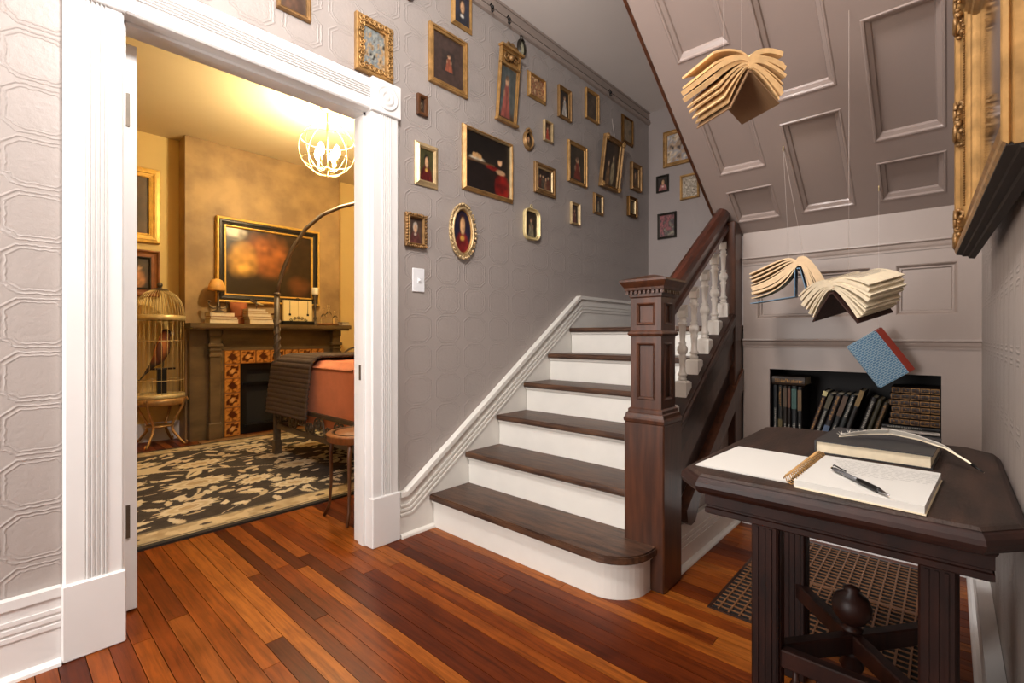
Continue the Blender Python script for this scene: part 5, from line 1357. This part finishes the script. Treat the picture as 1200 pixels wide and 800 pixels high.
# mattress with coral bedspread
def soft_box(x0, x1, y0, y1, z0, z1, r, nx, ny, wob=0.0, seed=0):
    """cushion-like block: top and sides as one draped sheet"""
    vs, fs = [], []
    def coord(t, a, b):  # returns position and drop along a profile that wraps over the edges
        L_ = b-a; H = z1-z0; tot = L_+2*H; d = t*tot
        if d < H: return a, z0+d
        if d > H+L_: return b, z1-(d-H-L_)
        return a+d-H, z1
    for j in range(ny+1):
        for i in range(nx+1):
            px, zx = coord(i/nx, x0, x1); py, zy = coord(j/ny, y0, y1); z = min(zx, zy)
            ex = min(px-x0, x1-px); ey = min(py-y0, y1-py); e = min(ex, ey)
            if e < r and z >= z1-1e-6: z -= (r - math.sqrt(max(0, r*r-(r-e)**2)))
            w_ = wob*(vn(px*6, py*6+z*6, seed)-0.5)
            vs.append((px + (w_ if zx < z1 else 0), py + (w_ if zy < z1 else 0), z + (w_ if z > z1-0.05 else 0)))
    for j in range(ny):
        for i in range(nx): a = j*(nx+1)+i; fs.append((a, a+1, a+nx+2, a+nx+1))
    return MB().add(vs, fs, True)
bs = thing('bedspread', (2.6, 3.52, 0.43), 'coral quilted bedspread over the thick mattress of the iron bed', 'bedspread')
MB().cbox((1.70, 2.87, 0.265), (3.58, 4.15, 0.77), 0.03).build('mattress', M['sheet'], bs)
soft_box(1.662, 3.60, 2.855, 4.165, 0.31, 0.815, 0.07, 70, 60, 0.018, 5).build('cover', M['coral'], bs)
q = thing('quilt', (2.1, 3.9, 0.42), 'charcoal ribbed quilt draped over the far corner of the coral bed', 'quilt')
vs, fs = [], []; na, nb_ = 230, 30
for i in range(na+1):
    s_ = i/na*1.75
    for j in range(nb_+1):
        y = 3.52 + 0.78*j/nb_
        # path: along the top from x=2.95 towards the foot, then down
        top = 1.32; rc = 0.09
        if s_ < top-rc: x, z, nn = 2.95-s_, 0.835, (0, 1)
        else:
            t_ = s_-(top-rc); arc = rc*math.pi/2
            if t_ < arc: a = t_/rc; x, z, nn = 1.72-rc*math.sin(a)+0.0, 0.835-rc*(1-math.cos(a)), (-math.sin(a), math.cos(a))
            else: x, z, nn = 1.72-rc - (t_-arc)*0.10, 0.835-rc-(t_-arc), (-1, 0.1)
        rib = 0.008*abs(math.sin(s_*math.pi/0.036))
        dy = max(0.0, y-4.13); z2 = z - (dy**1.6)*2.2 if nn[1] > 0.5 else z
        yy = y - dy*0.35
        yy += 0.05*(max(0, 0.835-z))*(1 if y > 3.9 else -0.4)
        z2 -= 0.05*max(0, 0.6-z)*(j/nb_-0.5)
        wob = 0.01*(vn(s_*5, y*5, 9)-.5)
        vs.append((x+nn[0]*(rib+wob), yy, z2+nn[1]*(rib+wob)))
for i in range(na):
    for j in range(nb_): a = i*(nb_+1)+j; fs.append((a, a+1, a+nb_+2, a+nb_+1))
qo = MB().add(vs, fs, True).build('quilt_cloth', M['quilt'], q)
sm = qo.modifiers.new('thickness', 'SOLIDIFY'); sm.thickness = 0.014; sm.offset = 1
# iron chair whose arched back peeks above the bed
ch = thing('iron_chair', (2.78, 4.85, 0), 'dark iron chair whose curved back peeks above the bed', 'chair')
MB().tube([(2.62+0.36*(1-math.cos(math.pi*i/12))/2, 4.95, 0.72+0.155*math.sin(math.pi*i/12)) for i in range(13)], 0.011, 7).build('back_hoop', M['iron'], ch)
MB().tube([(2.70+0.2*(1-math.cos(math.pi*i/10))/2, 4.95, 0.72+0.09*math.sin(math.pi*i/10)) for i in range(11)], 0.007, 7).build('inner_hoop', M['iron'], ch)
MB().lathe([(0.001, 0.44), (0.19, 0.44), (0.2, 0.45), (0.19, 0.462), (0.001, 0.465)], (2.80, 4.78, 0), 20).build('seat', M['iron'], ch)
for (a, b) in ((2.62, 4.95), (2.98, 4.95)): MB().tube([(a, b, 0.012), (a, b, 0.73)], 0.010, 7).build('leg', M['iron'], ch)
for (a, b) in ((2.66, 4.64), (2.94, 4.64)): MB().tube([(a, b, 0.012), (a, b, 0.45)], 0.010, 7).build('leg', M['iron'], ch)

# --- little round stool beside the door jamb
sl = thing('round_stool', (1.40, 2.44, 0), 'small round walnut stool with thin curved legs behind the door jamb', 'stool')
MB().lathe([(0.001, 0.425), (0.16, 0.425), (0.172, 0.43), (0.172, 0.458), (0.178, 0.463), (0.172, 0.47), (0.001, 0.472)], (1.40, 2.44, 0), 32).build('seat', M['walnut'], sl)
MB().lathe([(0.145, 0.4705), (0.148, 0.474), (0.141, 0.4745), (0.138, 0.4705)], (1.40, 2.44, 0), 32).build('inlay_ring', M['brownwood'], sl)
for a in (-139, 139, 40, -40):
    c, s_ = math.cos(R(a)), math.sin(R(a))
    MB().tube([(1.40+c*r_, 2.44+s_*r_, z) for r_, z in ((0.145, 0.43), (0.155, 0.36), (0.152, 0.2), (0.16, 0.07), (0.19, 0.005))], [0.013, 0.012, 0.009, 0.008, 0.009], 8).build('leg', M['brownwood'], sl)

# --- birdcage with its bird, on a gilt stand
CX, CY = 1.06, 5.37
bc = thing('birdcage', (CX, CY, 0.44), 'tall domed brass wire birdcage beside the fireplace', 'birdcage')
mb = MB()
NB = 26
for i in range(NB):
    a = 2*math.pi*i/NB; c, s_ = math.cos(a), math.sin(a)
    mb.tube([(CX+0.183*c, CY+0.183*s_, 0.46), (CX+0.183*c, CY+0.183*s_, 1.17)], 0.0018, 4)
mb.build('wire_bars', M['brass'], bc)
mb = MB()
for i in range(40):
    a = 2*math.pi*i/40; c, s_ = math.cos(a), math.sin(a)
    mb.tube([(CX+r_*c, CY+r_*s_, z) for r_, z in ((0.188, 1.17), (0.188, 1.22), (0.18, 1.28), (0.158, 1.34), (0.12, 1.39), (0.07, 1.42), (0.02, 1.435))], 0.0026, 4)
mb.build('dome_wires', M['brass'], bc)
MB().lathe([(0.188, 1.145), (0.198, 1.15), (0.198, 1.19), (0.188, 1.195), (0.184, 1.19), (0.184, 1.15)], (CX, CY, 0), 40).build('pierced_band', M['brass'], bc)
for z in (0.60, 0.96): MB().tube([(CX+0.184*math.cos(2*math.pi*i/32), CY+0.184*math.sin(2*math.pi*i/32), z) for i in range(32)], 0.003, 5, True).build('hoop', M['brass'], bc)
MB().lathe([(0.19, 0.44), (0.196, 0.445), (0.196, 0.47), (0.19, 0.475), (0.0, 0.455)][:4], (CX, CY, 0), 40).build('tray', M['brass'], bc)
mb = MB().lathe([(0.07, 1.425), (0.055, 1.437), (0.02, 1.445), (0.008, 1.455)], (CX, CY, 0), 16); mb.ball((CX, CY, 1.474), 0.024); mb.build('finial', M['iron'], bc)
MB().tube([(CX-0.1, CY, 0.70), (CX+0.12, CY, 0.70)], 0.009, 7).build('perch', M['darkwood'], bc)
MB().box((CX-0.02, CY-0.02, 0.47), (CX+0.05, CY+0.02, 0.70)).build('perch_block', M['black'], bc)
# bird: one continuous body grown from rings along a spine
bd = thing('parrot', (CX+0.01, CY, 0.71), 'russet-breasted parrot perched inside the birdcage', 'bird')
def rings(path, m, name, parent, seg=14):
    """path: (centre, radius_side, radius_front, colour)"""
    vs, fs, cs = [], [], []; n = len(path)
    for k, (c, ra, rb, col) in enumerate(path):
        c = Vector(c); t_ = (Vector(path[min(k+1, n-1)][0]) - Vector(path[max(k-1, 0)][0])).normalized()
        side = Vector((0, 1, 0)); up = t_.cross(side).normalized()
        for i in range(seg):
            a = 2*math.pi*i/seg; vs.append(tuple(c + side*ra*math.cos(a) + up*rb*math.sin(a)))
            cs.append(mixc(col[0], col[1], 0.5+0.5*math.sin(a)))
    for k in range(n-1):
        for i in range(seg): j = (i+1) % seg; fs.append((k*seg+i, k*seg+j, (k+1)*seg+j, (k+1)*seg+i))
    fs += [tuple(range(seg-1, -1, -1)), tuple((n-1)*seg+i for i in range(seg))]
    me = bpy.data.meshes.new(name); o_ = ORG[parent.name]; me.from_pydata([(v[0]-o_[0], v[1]-o_[1], v[2]-o_[2]) for v in vs], [], fs)
    at = me.color_attributes.new('Col', 'FLOAT_COLOR', 'POINT'); at.data.foreach_set('color', [x for c in cs for x in (*c, 1.0)])
    me.polygons.foreach_set('use_smooth', [True]*len(fs)); me.materials.append(m); ob = bpy.data.objects.new(name, me); COL.objects.link(ob); ob.parent = parent; return ob
fe = attr_mat('plumage', 0.7)
DKB, RUS, ORA = S(44,30,24), S(150,66,30), S(214,122,52)
bx = CX + 0.01
rings([((bx-0.165, CY, 0.60), .008, .004, (DKB, DKB)), ((bx-0.12, CY, 0.66), .022, .008, (DKB, DKB)), ((bx-0.07, CY, 0.73), .035, .022, (DKB, DKB)), ((bx-0.02, CY, 0.79), .052, .048, (DKB, RUS)), ((bx+0.008, CY, 0.86), .060, .058, (DKB, ORA)), ((bx+0.02, CY, 0.93), .054, .052, (DKB, ORA)), ((bx+0.028, CY, 0.985), .040, .040, (DKB, RUS)), ((bx+0.036, CY, 1.02), .038, .040, (DKB, RUS)), ((bx+0.044, CY, 1.05), .030, .032, (DKB, DKB)), ((bx+0.05, CY, 1.066), .010, .012, (DKB, DKB))], fe, 'body', bd)
MB().tube([(bx+0.066, CY, 1.036), (bx+0.09, CY, 1.03), (bx+0.098, CY, 1.008)], [0.014, 0.011, 0.002], 8).build('beak', M['candle'], bd)
for s_ in (-1, 1):
    MB().ball((bx+0.056, CY+s_*0.033, 1.036), 0.006).build('eye', M['black'], bd)
    MB().ball((bx-0.02, CY+s_*0.05, 0.86), 0.03, 10, 8, 0.9, 0.5, 3.0).build('wing', mat('wing_brown', S(90,44,26), 0.7), bd)
    MB().tube([(bx+0.01, CY+s_*0.02, 0.80), (bx+0.012, CY+s_*0.02, 0.712)], [0.012, 0.007], 6).build('foot', M['iron'], bd)
cs_ = thing('cage_stand', (CX, CY, 0), 'gilt four-legged stand with scrolled feet under the birdcage', 'stand')
MB().lathe([(0.19, 0.375), (0.198, 0.38), (0.202, 0.41), (0.198, 0.438), (0.12, 0.437), (0.12, 0.38)], (CX, CY, 0), 40).build('ring_top', M['gold'], cs_)
MB().lathe([(0.10, 0.17), (0.11, 0.175), (0.11, 0.185), (0.10, 0.19), (0.02, 0.19), (0.02, 0.17)], (CX, CY, 0), 24).build('lower_shelf', M['gold'], cs_)
for a in (-38, -128, 142, 52):
    c, s_ = math.cos(R(a)), math.sin(R(a))
    P = lambda r_, z: (CX+c*r_, CY+s_*r_, z)
    MB().tube([P(.235, .415), P(.225, .44), P(.205, .425), P(.19, .36), P(.14, .26), P(.10, .19), P(.11, .13), P(.17, .05), P(.205, .015), P(.225, .012), P(.232, .03), P(.22, .04)], [.008,.009,.010,.012,.012,.012,.012,.011,.010,.009,.008,.006], 7).build('leg', M['gold'], cs_)

# --- things on the mantel shelf
MZ = 1.1255
def mbook(x, z, sx, sy, th, col, label, rz=0, y=5.22, grp='books lying on the mantel shelf'):
    return flat_book('mantel_book', label, 'book', (x, y), z, sy, sx, th, R(90)+rz, mat('mantel_book_cloth', S(*col), 0.6, var=0.2, scale=30), 'paperpage', grp)
z = MZ
for (sx, th, col, lb) in ((0.25, 0.038, (196,176,140), 'pale bottom book of the stack under the mantel lamp'), (0.235, 0.026, (176,126,84), 'middle tan book of the stack under the mantel lamp'), (0.215, 0.04, (150,104,72), 'top brown book of the stack under the mantel lamp')):
    mbook(1.525 if th != 0.04 else 1.51, z, sx, 0.16, th, col, lb, R(180)); z += th+0.0005
ztop = z
lp = thing('mantel_lamp', (1.51, 5.27, ztop), 'small bronze lamp with amber shade on stacked books at the mantel', 'lamp')
MB().lathe([(0.06, ztop), (0.065, ztop+.006), (0.05, ztop+.014), (0.018, ztop+.03), (0.012, ztop+.05), (0.022, ztop+.06), (0.012, ztop+.072), (0.009, ztop+.19), (0.014, ztop+.2), (0.008, ztop+.22)], (1.51, 5.27, 0), 16).build('base', M['iron'], lp)
mb = MB()
for s_ in (-1, 1):
    mb.tube([(1.51+s_*q, 5.27, ztop+w2) for q, w2 in ((0, .05), (.04, .04), (.07, .055), (.085, .085), (.075, .10))], .006, 6); mb.lathe([(.014, ztop+.1), (.02, ztop+.115), (.006, ztop+.118)], (1.51+s_*0.078, 5.27, 0), 10)
mb.build('scroll_arm', M['iron'], lp)
MB().lathe([(0.074, ztop+.215), (0.078, ztop+.22), (0.068, ztop+.27), (0.05, ztop+.315), (0.03, ztop+.325), (0.012, ztop+.33)], (1.495, 5.27, 0), 14).build('lamp_shade', M['amber'], lp)
tp = thing('terracotta_pot', (1.715, 5.345, MZ), 'terracotta stacked pot between the book stacks on the mantel', 'pot')
MB().lathe([(0.05, MZ), (0.055, MZ+.01), (0.052, MZ+.05), (0.062, MZ+.06), (0.062, MZ+.07)], (1.715, 5.345, 0), 18, None, True, 1, .55).build('lower_pot', M['terracotta'], tp)
MB().lathe([(0.062, MZ+.07), (0.075, MZ+.08), (0.078, MZ+.15), (0.084, MZ+.16), (0.084, MZ+.215), (0.074, MZ+.22), (0.070, MZ+.16)], (1.715, 5.345, 0), 18, None, True, 1, .55).build('upper_pot', M['terracotta'], tp)
tl = thing('brass_telescope', (1.86, 5.2, MZ+.16), 'small dark telescope propped above the middle mantel books', 'telescope')
a_, b_ = Vector((1.80, 5.27, MZ+.245)), Vector((1.925, 5.27, MZ+.195))
MB().tube([a_, a_.lerp(b_, .45)], 0.014, 10).build('barrel', M['iron'], tl); MB().tube([a_.lerp(b_, .45), b_], 0.010, 10).build('draw_tube', M['brass'], tl)
MB().tube([(1.86, 5.27, MZ+.153), (1.86, 5.27, MZ+.215)], 0.007, 8).build('stand', M['iron'], tl)
z = MZ
for i, (sx, th, col) in enumerate(((0.235, .045, (206,172,120)), (0.225, .026, (190,150,98)), (0.215, .032, (214,184,134)), (0.195, .022, (186,140,90)), (0.17, .026, (204,170,120)))):
    mbook(1.87 - 0.012*i, z, sx, 0.15, th, col, ['bottom','second','third','fourth','top'][i] + ' cream book of the middle mantel stack', R(180)); z += th+.0005
bx_ = thing('white_box', (2.035, 5.25, MZ), 'small upright cream box behind the bed post on the mantel', 'box')
MB().cbox((2.015, 5.22, MZ), (2.055, 5.28, MZ+.11), .003).build('body', M['candle'], bx_); MB().box((2.01, 5.215, MZ+.0995), (2.06, 5.285, MZ+.115)).build('lid', M['walnut'], bx_)
# cream two-leaf cabinet/screen with black filigree base
sc = thing('display_case', (2.28, 5.27, MZ), 'cream two-panel display case on a black filigree base', 'display case')
MB().cbox((2.11, 5.24, MZ), (2.46, 5.31, MZ+.04), .004).build('base', M['black'], sc)
pc = mat('cream_panel', S(240,214,150), 0.5)
MB().cbox((2.125, 5.255, MZ+.041), (2.279, 5.29, MZ+.265), .003).build('panel', pc, sc); MB().cbox((2.281, 5.255, MZ+.041), (2.435, 5.29, MZ+.265), .003).build('panel', pc, sc)
for xx in (2.19, 2.385):
    mb = MB().tube([(xx, 5.25, MZ+.26), (xx, 5.25, MZ+.12)], 0.0025, 5); mb.box((xx-.01, 5.246, MZ+.1), (xx+.01, 5.254, MZ+.12)); mb.build('tassel', M['black'], sc)
mb = MB()
for i in range(5): scroll(mb, 2.20+0.04*i, MZ+.055+0.012*(2-abs(i-2)), 5.245, 0.018, flip=1 if i % 2 else -1, rad=.004, n=10)
mb.build('filigree', M['black'], sc)
mb = MB(); scroll(mb, 2.28, MZ+.28, 5.27, 0.018, flip=1, rad=.004, n=10); mb.build('crest', M['black'], sc)
cd = thing('candlestick', (2.47, 5.26, MZ), 'dark turned candlestick holding a white candle on the mantel', 'candlestick')
mb = MB().lathe([(0.03, MZ), (0.032, MZ+.008), (0.018, MZ+.03), (0.012, MZ+.06), (0.02, MZ+.08), (0.011, MZ+.10), (0.012, MZ+.2), (0.02, MZ+.22), (0.012, MZ+.24), (0.018, MZ+.30), (0.03, MZ+.33), (0.032, MZ+.345), (0.026, MZ+.35)], (2.497, 5.312, 0), 14)
mb.build('stem', M['iron'], cd); MB().lathe([(0.036, MZ+.351), (0.037, MZ+.355), (0.037, MZ+.42), (0.034, MZ+.424), (0.004, MZ+.42)], (2.497, 5.312, 0), 18).build('candle', M['candle'], cd)
ty = thing('wooden_tray', (2.61, 5.25, MZ), 'oval wooden tray carrying glass decanters on the mantel', 'tray')
MB().lathe([(0.10, MZ), (0.125, MZ+.004), (0.13, MZ+.02), (0.125, MZ+.022), (0.118, MZ+.008)], (2.60, 5.205, 0), 26, None, True, 1, .55).build('tray', M['walnut'], ty)
def bottle(x, y, s, label):
    t = thing('glass_decanter', (x, y, MZ+.0085), label, 'decanter', 'decanters on the mantel tray'); z0 = MZ+.009
    MB().lathe([(0.001, z0), (0.03*s, z0), (0.034*s, z0+.01*s), (0.034*s, z0+.08*s), (0.026*s, z0+.105*s), (0.010*s, z0+.125*s), (0.009*s, z0+.15*s), (0.015*s, z0+.156*s), (0.012*s, z0+.16*s)], (x, y, 0), 12).build('body', M['glass'], t)
    MB().ball((x, y, z0+.178*s), 0.017*s).build('stopper', M['glass'], t)
bottle(2.542, 5.205, 0.95, 'short clear glass decanter at the left of the mantel tray'); bottle(2.608, 5.215, 1.18, 'tallest clear glass decanter in the middle of the mantel tray'); bottle(2.676, 5.195, 0.85, 'smallest clear glass decanter at the right of the mantel tray')
mbook(2.787, MZ, 0.10, 0.15, .022, (60,44,30), 'dark flat book at the right end of the mantel', R(180)); mbook(2.785, MZ+.0225, 0.085, 0.13, .016, (50,38,28), 'small dark book on top at the right end of the mantel', R(180))

# --- globe chandelier
ZB = 2.93; HX, HY = 1.935, 3.89
cl = thing('globe_chandelier', (HX, HY, 2.39), 'brass wire globe pendant lamp with glowing bulbs on the bedroom ceiling', 'chandelier')
MB().lathe([(0.062, ZB-.001), (0.06, ZB-.012), (0.045, ZB-.028), (0.012, ZB-.036)], (HX, HY, 0), 20).build('ceiling_canopy', M['brass'], cl)
MB().tube([(HX, HY, ZB-.03), (HX, HY, 2.40)], 0.007, 8).build('stem', M['brass'], cl)
GZ, GR = 2.585, 0.225
mb = MB()
for k in range(4):
    a = k*math.pi/4+0.3
    mb.tube([(HX+GR*math.cos(t_)*math.cos(a), HY+GR*math.cos(t_)*math.sin(a), GZ+GR*math.sin(t_)) for t_ in [i*2*math.pi/40 for i in range(40)]], 0.0028, 5, True)
for dz in (0.075, -0.1):
    rz_ = math.sqrt(GR*GR-dz*dz); mb.tube([(HX+rz_*math.cos(t_), HY+rz_*math.sin(t_), GZ+dz) for t_ in [i*2*math.pi/40 for i in range(40)]], 0.0035, 5, True)
mb.build('wire_globe', M['brass'], cl)
MB().ball((HX, HY, 2.42), 0.022).build('hub', M['brass'], cl)
for k in range(4):
    a = k*math.pi/2+0.5; c, s_ = math.cos(a), math.sin(a)
    arm = MB().tube([(HX+c*r_, HY+s_*r_, z) for r_, z in ((.01, 2.42), (.05, 2.41), (.085, 2.43), (.09, 2.46))], 0.005, 6).build('arm', M['brass'], cl)
    MB().lathe([(0.012, 2.46), (0.013, 2.50)], (HX+c*.09, HY+s_*.09, 0), 8).build('candle_sleeve', M['candle'], arm)
    MB().lathe([(0.010, 2.50), (0.028, 2.53), (0.031, 2.555), (0.022, 2.59), (0.004, 2.615)], (HX+c*.09, HY+s_*.09, 0), 10).build('bulb', M['bulb'], arm)
pl = lamp('chandelier_light', 'POINT', (HX, HY, 2.55), 150, (1.0, 0.82, 0.53), 0.10)
